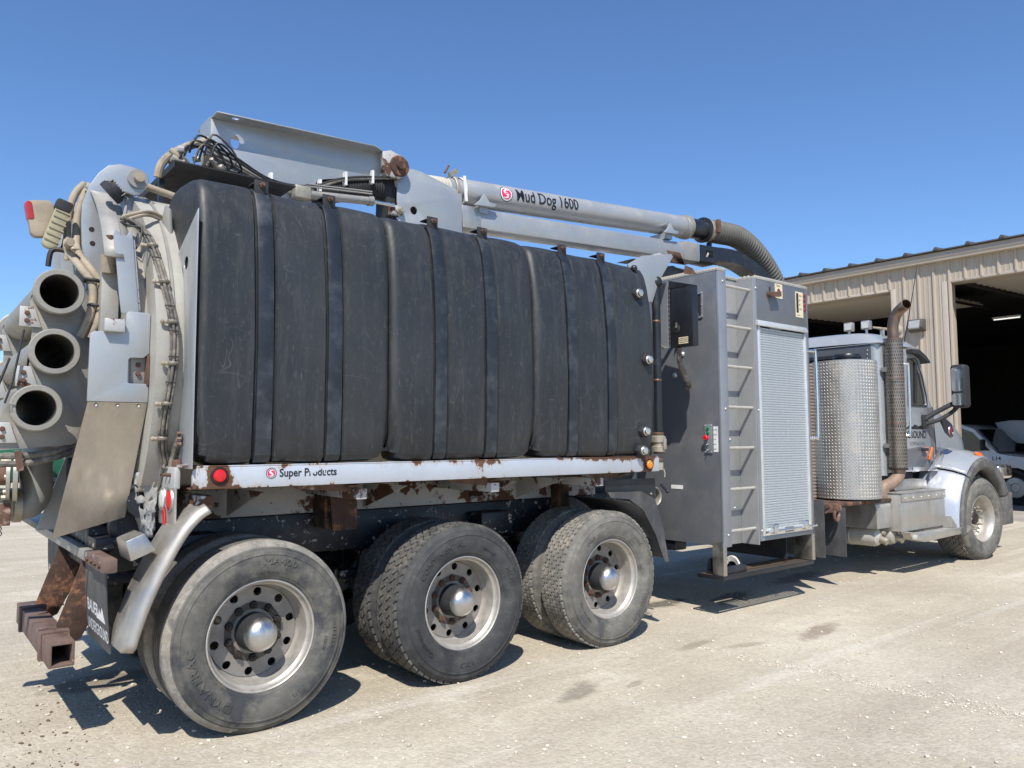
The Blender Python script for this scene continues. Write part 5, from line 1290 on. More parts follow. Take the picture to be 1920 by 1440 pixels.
MB().hexnut((3.40, .12, 1.36), (0, 0, -1), .042, .06).build('pipe_nut', m_camlock, FP); MB().tube([(3.40, .07, 1.31), (3.405, .06, 1.27), (3.40, .06, 1.24)], .006, 6).build('nipple', m_camlock, FP)
for z in (2.55, 2.05): MB().lathe([(.0365, -.008), (.039, 0), (.0365, .008)], (3.40, .12, z), (0, 0, 1), 18).build('pipe_scuff_ring', m_brass, FP)
BP = MB().box(3.60, 3.612, .165, .30, 2.34, 2.92).build('box_backing', m_post, TR)
for z in (2.90, 2.36): MB().cyl((3.40, .12, z), (3.606, .22, z - .01), .010, seg=8).build('box_stay', m_camlock, BP)
CB = MB().box(3.625, 3.70, -.085, .160, 2.345, 2.865).build('control_box', m_black, TR, bevel=.004)
MB().add([(3.622, -.088, 2.862), (3.622, .163, 2.862), (3.622, .163, 2.935), (3.70, -.088, 2.862), (3.70, .163, 2.862), (3.70, .163, 2.935)], [(0, 2, 1), (3, 4, 5), (0, 3, 5, 2), (0, 1, 4, 3), (1, 2, 5, 4)]).build('box_hood', m_black, CB)
hg = None
for k in range(13):
    if hg is None: hg = MB().cyl((3.618, .163, 0), (3.618, .163, .030), .006, seg=8).build('hinge_knuckle', m_nutdark, CB)
    else: hg = link_copy(hg, CB)
    hg.location = (0, 0, 2.37 + k * .040)
lk = MB().lathe([(0, .004), (.03, .004), (.036, 0)], (3.624, .085, 2.50), (-1, 0, 0), 24).build('key_plate', m_blackmatte, CB); MB().bar((3.612, .083, 2.51), (3.612, .078, 2.555), .012, .010, (1, 0, 0)).build('key_handle', m_nutbright, CB)
MB().box(3.6225, 3.6245, -.035, .065, 2.368, 2.425).build('box_label', m_cream, CB)
for k, s in enumerate(('DANGER NOTICE', 'DO NOT OPEN COVER', 'WHEN UNIT IS ON')): decal_text(s, .013, lambda u, w: (3.6215, .058 - u, 2.407 - .015 * k + w), .02, .9).build('label_print', m_decalblack, CB)
MB().tube(smooth_path([(3.67, .10, 2.345), (3.70, .12, 2.22), (3.82, .16, 2.10), (3.95, .22, 2.04), (4.02, .30, 2.02)], 5), .022, 10).build('box_conduit', m_hosedark, CB)
# drain pipe end, front mud guard of the tridem
DP = MB().cyl((3.24, .03, 1.09), (3.24, .4, 1.09), .064, seg=28, caps=False).lathe([(.064, .0), (.072, -.01), (.080, 0), (.080, .02), (.064, .03)], (3.24, .03, 1.09), (0, 1, 0), 28).build('drain_pipe', m_tubemetal, TR)
MB().cyl((3.24, .20, 1.09), (3.24, .21, 1.09), .063).build('drain_valve_disc', m_tubein, DP)
MB().cyl((3.30, .02, 1.19), (3.34, -.02, 1.13), .012).sphere((3.34, -.02, 1.13), .018, 10, 6).build('drain_lever', m_black, DP)
mg = MB(); vs = []; n = 14
for k in range(n + 1):
    t = k / n; a = radians(84 - 74 * t)
    for yy in (-.03, .58):
        vs.append((2.686 + .60 * cos(a) * (1.0 + .02 * t) + (.0), yy, .5 + .60 * sin(a)))
mg.add(vs, [(2 * k, 2 * k + 1, 2 * k + 3, 2 * k + 2) for k in range(n)])
g_ = mg.build('front_mud_guard', m_rubberflap, TR); md = g_.modifiers.new('thickness', 'SOLIDIFY'); md.thickness = .008
MB().plate([(2.62, 1.155), (3.0, 1.145), (3.16, 1.08), (3.25, .86), (3.315, .57), (3.27, .57), (3.16, .80), (3.02, 1.0), (2.86, 1.09), (2.66, 1.11)], .006, (0, -.034, 0), (1, 0, 0), (0, 0, 1)).build('guard_skirt', m_rubberflap, TR)
MB().plate([(2.66, 1.10), (2.64, 1.24), (3.22, 1.24), (3.24, 1.08)], .008, (0, .02, 0), (1, 0, 0), (0, 0, 1)).build('guard_plate', m_black, TR)
for k in range(4): MB().sphere((2.72 + .15 * k, .010, 1.115), .010, 8, 6).build('guard_rivet', m_camlock, TR)

# ================================================================== equipment cabinet behind the cab
m_recess = material('sunlit_recess_grey', (.32, .325, .32), .45, .3, .08, 3, fine=.04)  # cabinet paint made paler, bounced sunlight in the recess put into its colour
x0, x1 = 4.04, 5.505; yb_ = -.05; z0, z1 = .625, 3.055
CAB = MB()
# walls: rear, front, far side, roof, floor as one shell with the ladder recess cut out of the right-hand side
CAB.box(x0, x0 + .02, yb_ + .03, 2.45, z0, z1).box(x1 - .02, x1, yb_, 2.45, z0, z1).box(x0 + .02, x1 - .02, 2.43, 2.45, z0, z1).box(x0 + .02, x1 - .02, .175, 2.43, z1 - .02, z1).box(x0 + .02, x1 - .02, .175, 2.43, z0, z0 + .02)
CB2 = CAB.build('equipment_cabinet', m_cabinet, TR, bevel=.002)
MB().box(x0 + .0005, x0 + .115, yb_, yb_ + .028, z0 - .01, z1 - .002).build('corner_post', m_post, CB2, bevel=.006)
MB().box(x0 + .022, 4.36, .158, .172, z0, z1 - .003).build('recess_back', m_recess, CB2)
MB().box(4.30, 4.58, .140, .156, z0 - .03, z1 - .003).build('recess_panel', m_recess, CB2, bevel=.002)
MB().box(4.575, 4.588, yb_ + .01, .139, z0 - .03, z1 - .003).build('recess_side', m_recess, CB2)
MB().box(4.589, 4.625, yb_, yb_ + .03, z0, z1 - .002).build('door_post', m_post, CB2, bevel=.005)
MB().box(4.626, x1 - .001, yb_ + .002, yb_ + .03, 2.66, z1 - .002).build('header_panel', m_cabinet, CB2, bevel=.002)
MB().box(5.45, x1 - .001, yb_ + .002, yb_ + .03, z0, 2.659).build('door_post', m_post, CB2, bevel=.004)
MB().box(4.626, 5.449, yb_ + .004, yb_ + .03, z0, .665).build('door_sill', m_post, CB2, bevel=.004)
# roof treads: pale serrated grip strips along the edges
def strip(a, b, w=.05):
    s_ = MB().bar(a, b, w, .026).build('grip_strip', m_rung, CB2, bevel=.002)
    a, b = V(a), V(b); n = int((b - a).length / .034)
    for k in range(n):
        p = a.lerp(b, (k + .5) / n); d = (b - a).normalized()
        MBT.add([p + d * .010 + V((0, 0, .026)), p - d * .010 + V((0, 0, .026)), p - d * .013 + d.cross(V((0, 0, 1))) * (w / 2 + .003), p + d * .013 + d.cross(V((0, 0, 1))) * (w / 2 + .003), p + d * .013 - d.cross(V((0, 0, 1))) * (w / 2 + .003), p - d * .013 - d.cross(V((0, 0, 1))) * (w / 2 + .003)], [(0, 1, 2, 3), (1, 0, 4, 5)])
MBT = MB()
strip((4.062, -.05, 3.066), (4.062, 1.2, 3.066)); strip((4.09, -.026, 3.066), (4.16, -.026, 3.066)); strip((4.61, -.026, 3.066), (5.51, -.026, 3.066)); strip((4.17, .155, 3.066), (4.60, .155, 3.066)); strip((4.612, .0, 3.066), (4.612, .13, 3.066))
tag(MBT.build('grip_teeth', m_rung, CB2, smooth=False), kind='stuff')
MB().cyl((4.25, .35, 3.12), (4.25, 1.0, 3.12), .03, seg=14).build('roof_roll', m_hosebeige, CB2)
LAD = None
for k in range(7):
    z = 2.94 - .3665 * k
    if LAD is None: LAD = MB().cyl((4.152, .0, 0), (4.577, .0, 0), .0145, seg=14).build('ladder_rung', m_rung, CB2)
    else: LAD = link_copy(LAD, CB2)
    LAD.location = (0, 0, z)
for (x, z) in ((4.10, 2.96), (4.10, 1.82), (4.10, .72), (4.606, 2.96), (4.606, 1.82), (4.606, .72)): MB().sphere((x, yb_ - .002, z), .011, 10, 6).build('post_rivet', m_nutbright, CB2)
for (y, z) in ((.36, 2.335), (.45, 2.146)): MB().lathe([(0, .022), (.014, .020), (.024, .010), (.026, 0)], (x0, y, z), (-1, 0, 0), 16).build('panel_bolt', m_nutbright, CB2)
for (x, z) in ((4.42, 2.70), (4.42, 1.55), (4.47, .92)): MB().sphere((x, .138, z), .011, 10, 6).build('recess_bolt', m_nutbright, CB2)
MB().box(4.24, 4.285, .1535, .1575, 1.93, 2.05).build('recess_label', m_white, CB2); MB().box(4.20, 4.285, .1535, .1575, 1.80, 1.90).build('recess_label', m_cream, CB2); MB().box(4.21, 4.28, .1525, .1534, 1.95, 2.02).build('label_picture', m_palegreen, CB2)
# water gun hose hanging in the recess
MB().tube(smooth_path([(4.21, .12, 1.80), (4.20, .09, 1.72), (4.235, .09, 1.52), (4.245, .09, 1.28), (4.242, .09, 1.08)], 5), .010, 8).build('hanging_hose', m_cable, CB2)
MB().cyl((4.242, .09, 1.09), (4.24, .09, 1.00), .014).cyl((4.24, .09, 1.01), (4.24, .09, .955), .022, .024).build('hose_nozzle', m_brass, CB2)
# roller shutter: each slat its own piece
sl = None; n = 80; zt, zb = 2.600, .735; h = (zt - zb) / n
for k in range(n):
    if sl is None: sl = MB().add([(4.662, 0, 0), (4.662, -.005, h * .25), (4.662, -.0055, h * .75), (4.662, 0, h * .97), (4.662, .006, h * .97), (4.662, .006, 0), (5.425, 0, 0), (5.425, -.005, h * .25), (5.425, -.0055, h * .75), (5.425, 0, h * .97), (5.425, .006, h * .97), (5.425, .006, 0)],
                 [(0, 1, 7, 6), (1, 2, 8, 7), (2, 3, 9, 8), (3, 4, 10, 9), (5, 11, 10, 4), (0, 6, 11, 5), (0, 5, 4, 3, 2, 1), (6, 7, 8, 9, 10, 11)]).build('shutter_slat', m_slat, CB2, local=True, smooth=False)
    o = sl if k == 0 else link_copy(sl, CB2)
    o.location = V((0, -.034, zb + k * h)) - WO[TR]
sl.parent = CB2
MB().box(4.626, 4.662, yb_ - .006, -.02, .667, 2.606).build('shutter_guide', m_trim, CB2, bevel=.004); MB().box(5.425, 5.4495, yb_ - .006, -.02, .667, 2.606).build('shutter_guide', m_trim, CB2, bevel=.004)
MB().box(4.60, 5.452, yb_ - .030, yb_ + .001, 2.607, 2.640).box(4.60, 5.452, yb_ - .018, yb_ + .001, 2.6405, 2.659).build('shutter_gutter', m_trim, CB2, bevel=.004)
MB().box(4.662, 5.425, yb_ - .004, -.02, .667, .734).build('shutter_bottom_bar', m_trim, CB2, bevel=.004)
LT = MB().cyl((4.63, yb_ - .035, .705), (5.49, yb_ - .035, .712), .011, seg=12).build('latch_bar', m_chrome, CB2)
for x in (4.76, 5.28): MB().box(x - .02, x + .04, yb_ - .05, yb_ - .004, .69, .755).cyl((x - .01, yb_ - .03, .757), (x + .05, yb_ - .03, .757), .02, seg=12).build('latch_block', m_chrome, LT, bevel=.004)
MB().box(4.98, 5.12, yb_ - .012, yb_ - .004, .68, .73).build('latch_plate', m_post, LT)
# fittings on the header panel
HK = MB().add([(4.79, -.05, 2.945), (4.93, -.05, 2.965), (4.93, -.12, 2.955), (4.79, -.12, 2.93), (4.79, -.05, 2.925), (4.93, -.05, 2.945), (4.93, -.12, 2.905), (4.79, -.12, 2.89)], [(0, 1, 2, 3), (4, 7, 6, 5), (3, 2, 6, 7), (0, 3, 7, 4), (1, 5, 6, 2)]).build('hook_bracket', m_rust, CB2); MB().cyl((4.84, -.053, 2.955), (4.84, -.053, 3.0), .006, seg=8).build('hook_wire', m_nutdark, HK)
L1 = MB().box(4.93, 5.055, -.0525, -.049, 2.905, 3.045).build('safety_label', m_cream, CB2)
MB().add([(4.992 + u, -.0535, 2.975 + w) for u, w in circle(.026, 20)], [tuple(range(20))]).build('label_button', m_darkred, L1)
for k, (s, z) in enumerate((('DOOR', 3.018), ('ALERT', 2.918))): decal_text(s, .02, lambda u, w: (4.955 + u, -.0535, z + w), .02).build('label_print', m_decalblack, L1)
L2 = MB().box(5.285, 5.418, -.0525, -.049, 2.755, 3.01).build('control_label', m_cream, CB2); MB().box(5.297, 5.335, -.0535, -.0526, 2.80, 2.995).build('label_bar', m_decalblack, L2)
for k in range(4): decal_text(('PULL', 'UP', 'IN', 'OUT')[k], .022, lambda u, w: (5.345 + u, -.0535, 2.965 - .045 * k + w), .02).build('label_print', m_decalblack, L2)
decal_text('DEPARTMENT', .010, lambda u, w: (5.30 + u, -.0535, 2.772 + w), .02).build('label_print', m_decalblack, L2)
for z in (2.987, 2.939, 2.89, 2.841): MB().lathe([(0, .012), (.014, .010), (.019, 0)], (5.450, -.048, z), (0, -1, 0), 18).build('indicator_lamp', m_darkred, CB2)
GH = MB().tube(smooth_path([(5.47, -.04, 2.43), (5.56, -.06, 2.43), (5.60, -.065, 2.38), (5.60, -.065, 1.62), (5.56, -.06, 1.565), (5.47, -.04, 1.56)], 5), .015, 12).build('grab_handle', m_chrome, CB2)
# rear face fittings
CP = MB().box(x0 - .012, x0 - .001, .045, .125, 1.43, 1.685).build('switch_panel', m_post, CB2, bevel=.003)
for z, m_ in ((1.652, m_buttongreen), (1.61, m_buttongreen)): MB().lathe([(0, .014), (.012, .013), (.015, 0)], (x0 - .012, .085, z), (-1, 0, 0), 16).build('push_button', m_, CP)
MB().lathe([(0, .045), (.018, .043), (.024, .034), (.024, .028), (.012, .024), (.012, 0)], (x0 - .012, .092, 1.568), (-1, 0, 0), 20).build('stop_button', m_red, CP)
for z in (1.512, 1.462): MB().cyl((x0 - .012, .085, z), (x0 - .04, .09, z - .01), .006, seg=8).build('toggle_switch', m_nutbright, CP)
for y_, z in ((.052, 1.675), (.118, 1.675), (.052, 1.44), (.118, 1.44)): MB().sphere((x0 - .012, y_, z), .007, 8, 6).build('panel_screw', m_nutbright, CP)
WLb = MB().box(x0 - .004, x0 - .0005, -.012, .035, 1.44, 1.665).build('switch_label', m_white, CB2)
for k in range(5): decal_text(('WATER', 'BOOM', 'STOP', 'LIGHT', 'HEAT')[k], .013, lambda u, w: (x0 - .005, .033 - u, 1.63 - .042 * k + w), .02, .85).build('label_print', m_decalblack, WLb)
MB().box(x0 - .003, x0 - .0005, .385, .52, 1.10, 1.135).build('paper_label', m_white, CB2)
PW = MB().plate(roundrect(.13, .24, .01, 2, .185, 2.765), .010, (x0 - .011, 0, 0), (0, 1, 0), (0, 0, 1), holes=[roundrect(.10, .20, .008, 2, .185, 2.765)]).build('pocket_frame', m_post, CB2); MB().box(x0 - .004, x0 - .0005, .137, .233, 2.667, 2.863).build('pocket', m_blackmatte, CB2)
MB().cyl((x0 - .02, .19, 2.86), (x0 - .05, .215, 2.76), .014, seg=10).build('pocket_knob', m_hosebeige, CB2); MB().add([(x0 - .03, .15, 2.67), (x0 - .03, .22, 2.67), (x0 - .006, .18, 2.76)], [(0, 1, 2)]).build('pocket_flap', m_post, CB2)
for y_, z in ((.127, 2.875), (.127, 2.765), (.127, 2.66), (.243, 2.66)): MB().sphere((x0 - .012, y_, z), .007, 8, 6).build('frame_screw', m_nutbright, PW)
# side step under the cabinet
m_stepgr = material('worn_grip_step', (.10, .085, .07), .7, .3, .3, 20, layers=[((.26, .14, .08), 8, .55, .1, .85)])
for (xa, yb2, zt_) in ((4.032, .07, .66), (5.462, .15, .66)):
    MB().box(xa, xa + .006, -.046, yb2, .372, zt_).box(xa + .006, xa + .05, -.046, -.040, .372, zt_).build('step_leg', m_stainless, TR, bevel=.002)
STP = MB().box(4.02, 5.48, -.048, -.036, .335, .371).box(4.02, 5.48, .218, .228, .335, .371).box(4.02, 4.032, -.0355, .2175, .335, .371).box(5.468, 5.48, -.0355, .2175, .335, .371).build('side_step', m_black, TR, bevel=.002)
gr = None
for k in range(36):
    if gr is None: gr = MB().bar((0, -.035, .362), (.0, .217, .362), .014, .014).build('grip_bar', m_stepgr, STP, smooth=False)
    else: gr = link_copy(gr, STP)
    gr.location = (4.05 + .0395 * k, 0, 0)
for k in range(7):
    MB().bar((4.033, -.03 + .04 * k, .352), (5.467, -.03 + .04 * k, .352), .006, .01).build('grip_rail', m_stepgr, STP)
# boot brush standing on the step
bb = thing('boot_brush', (4.24, .08, .37), 'small boot scrubber with pale bristle cheeks on the cabinet step', 'boot scrubber')
MB().plate([(0, 0), (.36, 0), (.36, .06), (.30, .07), (.10, .07), (.02, .05)], .012, (4.06, .0, .371), (1, 0, 0), (0, 0, 1)).build('front_plate', m_black, bb, bevel=.003)
MB().box(4.06, 4.42, .012, .17, .371, .385).build('base', m_black, bb, bevel=.003)
for x in (4.10, 4.37):
    MB().plate([(0, 0), (.16, 0), (.16, .08), (.13, .115), (.08, .13), (.03, .11), (0, .07)], .028, (x - .014, .012, .386), (0, 1, 0), (0, 0, 1)).build('cheek', m_black, bb, bevel=.004)
    q = MB()
    for k in range(40):
        a = random.uniform(.4, 2.7); q.bar((x + .02 * (1 if x < 4.2 else -1), .09 + .05 * cos(a), .41 + .05 * sin(a)), (x + .03 * (1 if x < 4.2 else -1), .09 + .085 * cos(a), .405 + .10 * sin(a)), .016, .016)
    tag(q.build('bristles', m_bristle, bb, smooth=False), kind='stuff')

# ================================================================== gear between cabinet and cab
rib_hose('upright_ribbed_hose', [(5.86, .22, 2.34), (5.86, .22, 1.9), (5.85, .22, 1.3), (5.84, .22, .66)], .085, m_copper, .034, .012)
def diamond(mb, fn, w, h, pitch=.037, lift=.0042):
    # lozenge bumps laid alternately left and right, fn maps (u, v, lift) to 3d
    nu, nv = int(w / pitch), int(h / pitch)
    for j in range(2 * nv):
        for i in range(nu):
            cu, cv = (i + (.25 if j % 2 else .75)) * w / nu, (j + .5) * h / (2 * nv)
            a = (1 if j % 2 else -1) * pi / 4
            l, t = pitch * .36, pitch * .12
            q = [(l, 0), (0, t), (-l, 0), (0, -t)]
            pts = [fn(cu + x * cos(a) - y * sin(a), cv + x * sin(a) + y * cos(a), .0003) for x, y in q] + [fn(cu, cv, lift)]
            mb.add(pts, [(0, 1, 4), (1, 2, 4), (2, 3, 4), (3, 0, 4)])
DX, DY, DR = 6.86, .31, .35
DT_ = MB().lathe([(DR - .006, .895), (DR, .895), (DR, 2.43), (DR - .006, 2.43)], (DX, DY, 0), (0, 0, 1), 72).build('round_tank_wrap', m_alu, TR)
dm = MB()
def on_cyl(u, v, l):
    a = radians(100) + u / DR
    return (DX + (DR + l) * cos(a), DY + (DR + l) * sin(a), .90 + v)
diamond(dm, on_cyl, DR * radians(245), 1.525)
tag(dm.build('diamond_tread', m_alu, DT_, smooth=False, weld=False), kind='stuff')
MB().lathe([(0, .88), (DR - .01, .88), (DR - .01, 2.36), (.0, 2.36)], (DX, DY, 0), (0, 0, 1), 40).build('round_tank', m_blackmatte, TR)
MB().lathe([(.0, 2.52), (.14, 2.52), (.15, 2.50), (.15, 2.44), (.19, 2.43), (.19, 2.365)], (DX + .04, DY - .02, 0), (0, 0, 1), 32).build('tank_lid', m_black, TR)
MB().lathe([(.152, 2.47), (.156, 2.475), (.156, 2.495), (.152, 2.50)], (DX + .04, DY - .02, 0), (0, 0, 1), 32).build('lid_band', m_black, TR)
rv = None
for k in range(16):
    if rv is None: rv = MB().sphere((0, 0, 0), .008, 8, 5).build('wrap_rivet', m_alu, DT_, local=True)
    else: rv = link_copy(rv, DT_)
    a = radians(-28); rv.location = V((DX + (DR + .001) * cos(a), DY + (DR + .001) * sin(a), .95 + .096 * k)) - WO[TR]
MB().box(5.9, 7.4, .05, 2.3, .84, .875).build('gear_deck', m_rustdark, TR, bevel=.004)
# mud flaps and tow hook in the gap
MB().box(5.74, 5.752, -.02, .60, .36, .94).build('mud_flap', m_rubberflap, TR, bevel=.003); MB().box(6.16, 6.172, -.02, .60, .33, .84).build('mud_flap', m_rubberflap, TR, bevel=.003)
MB().box(5.16, 5.172, .05, .9, .40, .64).build('rubber_skirt', m_blackmatte, TR)
MB().box(4.06, 4.22, .50, .66, .53, .625).build('hanging_box', m_black, TR, bevel=.01)
PH = MB().bar((5.80, .22, .83), (6.06, .06, .83), .08, .08).build('tow_hook_mount', m_rust, TR, bevel=.008)
MB().tube([(6.06 + .055 * cos(t) * .8, .02, .765 + .055 * sin(t)) for t in [radians(d) for d in range(110, 400, 20)]], .017, 10).build('tow_hook', m_rust, PH); MB().box(6.02, 6.12, -.01, .09, .81, .88).build('hook_latch', m_rust, PH, bevel=.01); MB().bar((5.84, .14, .92), (5.97, .08, .80), .03, .05).build('hook_brace', m_rust, PH)

# ================================================================== cab, hood and front end
cs = [(7.60, 1.15), (8.90, 1.15), (8.935, 1.50), (8.87, 1.96), (8.80, 2.06), (8.70, 2.28), (8.52, 2.66), (7.60, 2.69)]
win = [(8.20, 1.975), (8.225, 2.54), (8.42, 2.56), (8.47, 2.53), (8.59, 2.36), (8.70, 2.10), (8.715, 2.0), (8.70, 1.985)]
CABS = MB().plate(cs, .03, (0, .23, 0), (1, 0, 0), (0, 0, 1), holes=[win]).build('cab', m_cab, TR, bevel=.006)
MB().plate(cs, .03, (0, 2.20, 0), (1, 0, 0), (0, 0, 1), holes=[win]).build('cab_side', m_cab, CABS, bevel=.006)
MB().plate(win, .006, (0, .222, 0), (1, 0, 0), (0, 0, 1)).build('side_window', m_glass, CABS); MB().plate(win, .006, (0, 2.19, 0), (1, 0, 0), (0, 0, 1)).build('side_window', m_glass, CABS)
wf = [(8.185, 1.96), (8.21, 2.555), (8.43, 2.575), (8.485, 2.54), (8.605, 2.365), (8.718, 2.10), (8.732, 1.99), (8.71, 1.965)]
MB().plate(wf, .008, (0, .199, 0), (1, 0, 0), (0, 0, 1), holes=[win]).build('window_seal', m_blackmatte, CABS)
MB().plate([(8.40, 2.0), (8.46, 2.0), (8.50, 2.5), (8.44, 2.52)], .006, (0, .211, 0), (1, 0, 0), (0, 0, 1)).build('vent_divider', m_blackmatte, CABS)
MB().lathe([(.10, 1.15), (.10, 2.69)], (7.60, .30, 0), (0, 0, 1), 24, pi, 2 * pi)
cp = MB(); vs = []
for k in range(9):
    a = radians(180 + 90 * k / 8)
    for z in (1.12, 2.69): vs.append((7.60 + .10 * cos(a), .30 + .10 * sin(a), z))
cp.add(vs, [(2 * k, 2 * k + 1, 2 * k + 3, 2 * k + 2) for k in range(8)]).build('corner_pillar', m_cab, CABS, ang=60)
cp = MB(); vs = []
for k in range(9):
    a = radians(180 - 90 * k / 8)
    for z in (1.12, 2.69): vs.append((7.60 + .10 * cos(a), 2.10 + .10 * sin(a), z))
cp.add(vs, [(2 * k, 2 * k + 1, 2 * k + 3, 2 * k + 2) for k in range(8)]).build('corner_pillar', m_cab, CABS, ang=60)
RW = [(.30, 1.12), (2.10, 1.12), (2.10, 2.69), (.30, 2.69)]
rwin = roundrect(1.25, .42, .08, 5, 1.12, 2.36)
MB().plate(RW, .02, (7.50, 0, 0), (0, 1, 0), (0, 0, 1), holes=[rwin]).build('cab_rear_wall', m_cabdark, CABS); MB().plate(roundrect(1.30, .47, .09, 5, 1.12, 2.36), .008, (7.494, 0, 0), (0, 1, 0), (0, 0, 1), holes=[roundrect(1.22, .39, .08, 5, 1.12, 2.36)]).build('rear_window_seal', m_blackmatte, CABS)
MB().plate(rwin, .006, (7.508, 0, 0), (0, 1, 0), (0, 0, 1)).build('rear_window', m_glass, CABS)
for k in range(5): MB().sphere((7.498, .345, 2.62 - .05 * k), .008, 8, 5).build('wall_rivet', m_nutbright, CABS)
rf2 = MB(); vs = []; nX, nY = 14, 16                  # crowned roof
for i in range(nX + 1):
    for j in range(nY + 1):
        s = i / nX; t = j / nY
        ex = abs(2 * s - 1) ** 5; ey = abs(2 * t - 1) ** 6
        z = 2.70 + .165 * max(0, 1 - ex) ** .5 * max(0, 1 - ey) ** .5 + .02 * (1 - (2 * t - 1) ** 2)
        vs.append((7.485 + 1.05 * s, .185 + 2.03 * t, z))
rf2.add(vs, [(i * (nY + 1) + j, i * (nY + 1) + j + 1, (i + 1) * (nY + 1) + j + 1, (i + 1) * (nY + 1) + j) for i in range(nX) for j in range(nY)])
rf2.box(7.487, 8.53, .187, 2.213, 2.692, 2.70)
rf2.build('cab_roof', m_cab, CABS, ang=50)
MB().add([(8.53, .22, 2.655), (8.53, 2.18, 2.655), (8.88, 2.14, 1.98), (8.88, .26, 1.98), (8.515, .22, 2.645), (8.515, 2.18, 2.645), (8.865, 2.14, 1.97), (8.865, .26, 1.97)], [(0, 1, 2, 3), (7, 6, 5, 4), (0, 4, 5, 1), (1, 5, 6, 2), (2, 6, 7, 3), (3, 7, 4, 0)]).build('windscreen', m_glass, CABS)
vz = MB(); vs = []
for k in range(13):
    t = k / 12; y = .13 + 2.14 * t; e = 1 - abs(2 * t - 1) ** 8
    for x, z in ((8.20, 2.665), (8.42, 2.675), (8.62 + .05 * e, 2.60 + .02 * e), (8.72 + .07 * e, 2.535), (8.70 + .07 * e, 2.52), (8.40, 2.615), (8.20, 2.62)): vs.append((x, y, z))
vz.add(vs, [(k * 7 + i, k * 7 + (i + 1) % 7, (k + 1) * 7 + (i + 1) % 7, (k + 1) * 7 + i) for k in range(12) for i in range(7)] + [tuple(range(7)), tuple(reversed(range(84, 91)))])
vz.build('sun_visor', m_blackmatte, CABS, ang=40)
MB().box(8.02, 8.026, .1935, .1955, 1.17, 2.60).build('door_gap', m_blackmatte, CABS)
MB().plate([(8.86, 1.97), (8.875, 1.97), (8.94, 1.5), (8.905, 1.17), (8.89, 1.17), (8.923, 1.5)], .003, (0, .199, 0), (1, 0, 0), (0, 0, 1)).build('door_gap', m_blackmatte, CABS)
MB().plate([(8.03, 1.22), (8.60, 1.20), (8.72, 1.33), (8.52, 1.46), (8.03, 1.42)], .0015, (0, .1995, 0), (1, 0, 0), (0, 0, 1)).build('door_stripe', m_cabdark, CABS)
MB().plate([(8.72, 1.95), (8.84, 1.95), (8.90, 1.55), (8.86, 1.30), (8.80, 1.45)], .0015, (0, .1995, 0), (1, 0, 0), (0, 0, 1)).build('door_stripe', m_cabdark, CABS)
decal_text('BAUER', .11, lambda u, w: (7.74 + u, .1975, 1.70 + w), .02, 1.1).build('door_lettering', m_decalblack, CABS)
decal_text('UNDERGROUND', .125, lambda u, w: (7.72 + u, .1975, 1.565 + w), .022, .98).build('door_lettering', m_decalblack, CABS)
decal_text('CONTRACTOR', .058, lambda u, w: (8.20 + u, .1975, 1.475 + w), .0, 1.0).build('door_lettering', m_cabdark, CABS); decal_text('60077858', .05, lambda u, w: (8.30 + u, .1975, 1.39 + w), .0, 1.1).build('door_lettering', m_cabdark, CABS); decal_text('114', .075, lambda u, w: (8.13 + u, .1975, 1.165 + w), .01, 1.1).build('door_lettering', m_decalblack, CABS)
mt_ = [(8.12, 1.69), (8.20, 1.72), (8.28, 1.705), (8.36, 1.735), (8.45, 1.71), (8.52, 1.725), (8.64, 1.675), (8.12, 1.675)]
MB().add([(x, .1975, z) for x, z in mt_], [tuple(range(len(mt_)))]).build('door_emblem', m_decalblack, CABS)
MB().bar((8.70, .185, 1.285), (8.80, .185, 1.44), .018, .04, (1, 0, -.6)).build('door_reflector', m_orange, CABS, bevel=.003)
MB().box(8.50, 8.62, .15, .199, 1.40, 1.44).build('door_handle', m_blackmatte, CABS, bevel=.01)
MB().tube(smooth_path([(7.93, .19, 2.47), (7.99, .11, 2.46), (8.02, .10, 2.40), (8.00, .10, 1.66), (7.97, .11, 1.60), (7.90, .19, 1.58)], 5), .014, 10).build('grab_rail', m_chrome, CABS)
# roof gear
for yy in (.66, .44):
    s = MB().box(7.66, 7.74, yy - .055, yy + .055, 2.90, 3.01).build('work_light', m_alu, CABS, bevel=.012); MB().box(7.652, 7.659, yy - .04, yy + .04, 2.915, 2.995).build('lens', m_clearlens, s); MB().cyl((7.70, yy, 2.84), (7.70, yy, 2.90), .014).build('stem', m_nutbright, s)
MB().lathe([(.012, 0), (.018, .30), (.03, .42), (.075, .52), (.078, .53), (.0, .53)], (7.80, .42, 2.935), (1, -.12, .0), 24).build('air_horn', m_hosebeige, CABS); MB().box(8.0, 8.04, .38, .42, 2.85, 2.93).build('horn_foot', m_nutbright, CABS)
MB().tube([(8.33, .28, 2.70), (8.36, .28, 2.82), (8.60, .29, 3.30), (8.86, .30, 3.86)], .009, 6, True, lambda t: .012 - .008 * t).build('antenna', m_cable, CABS)
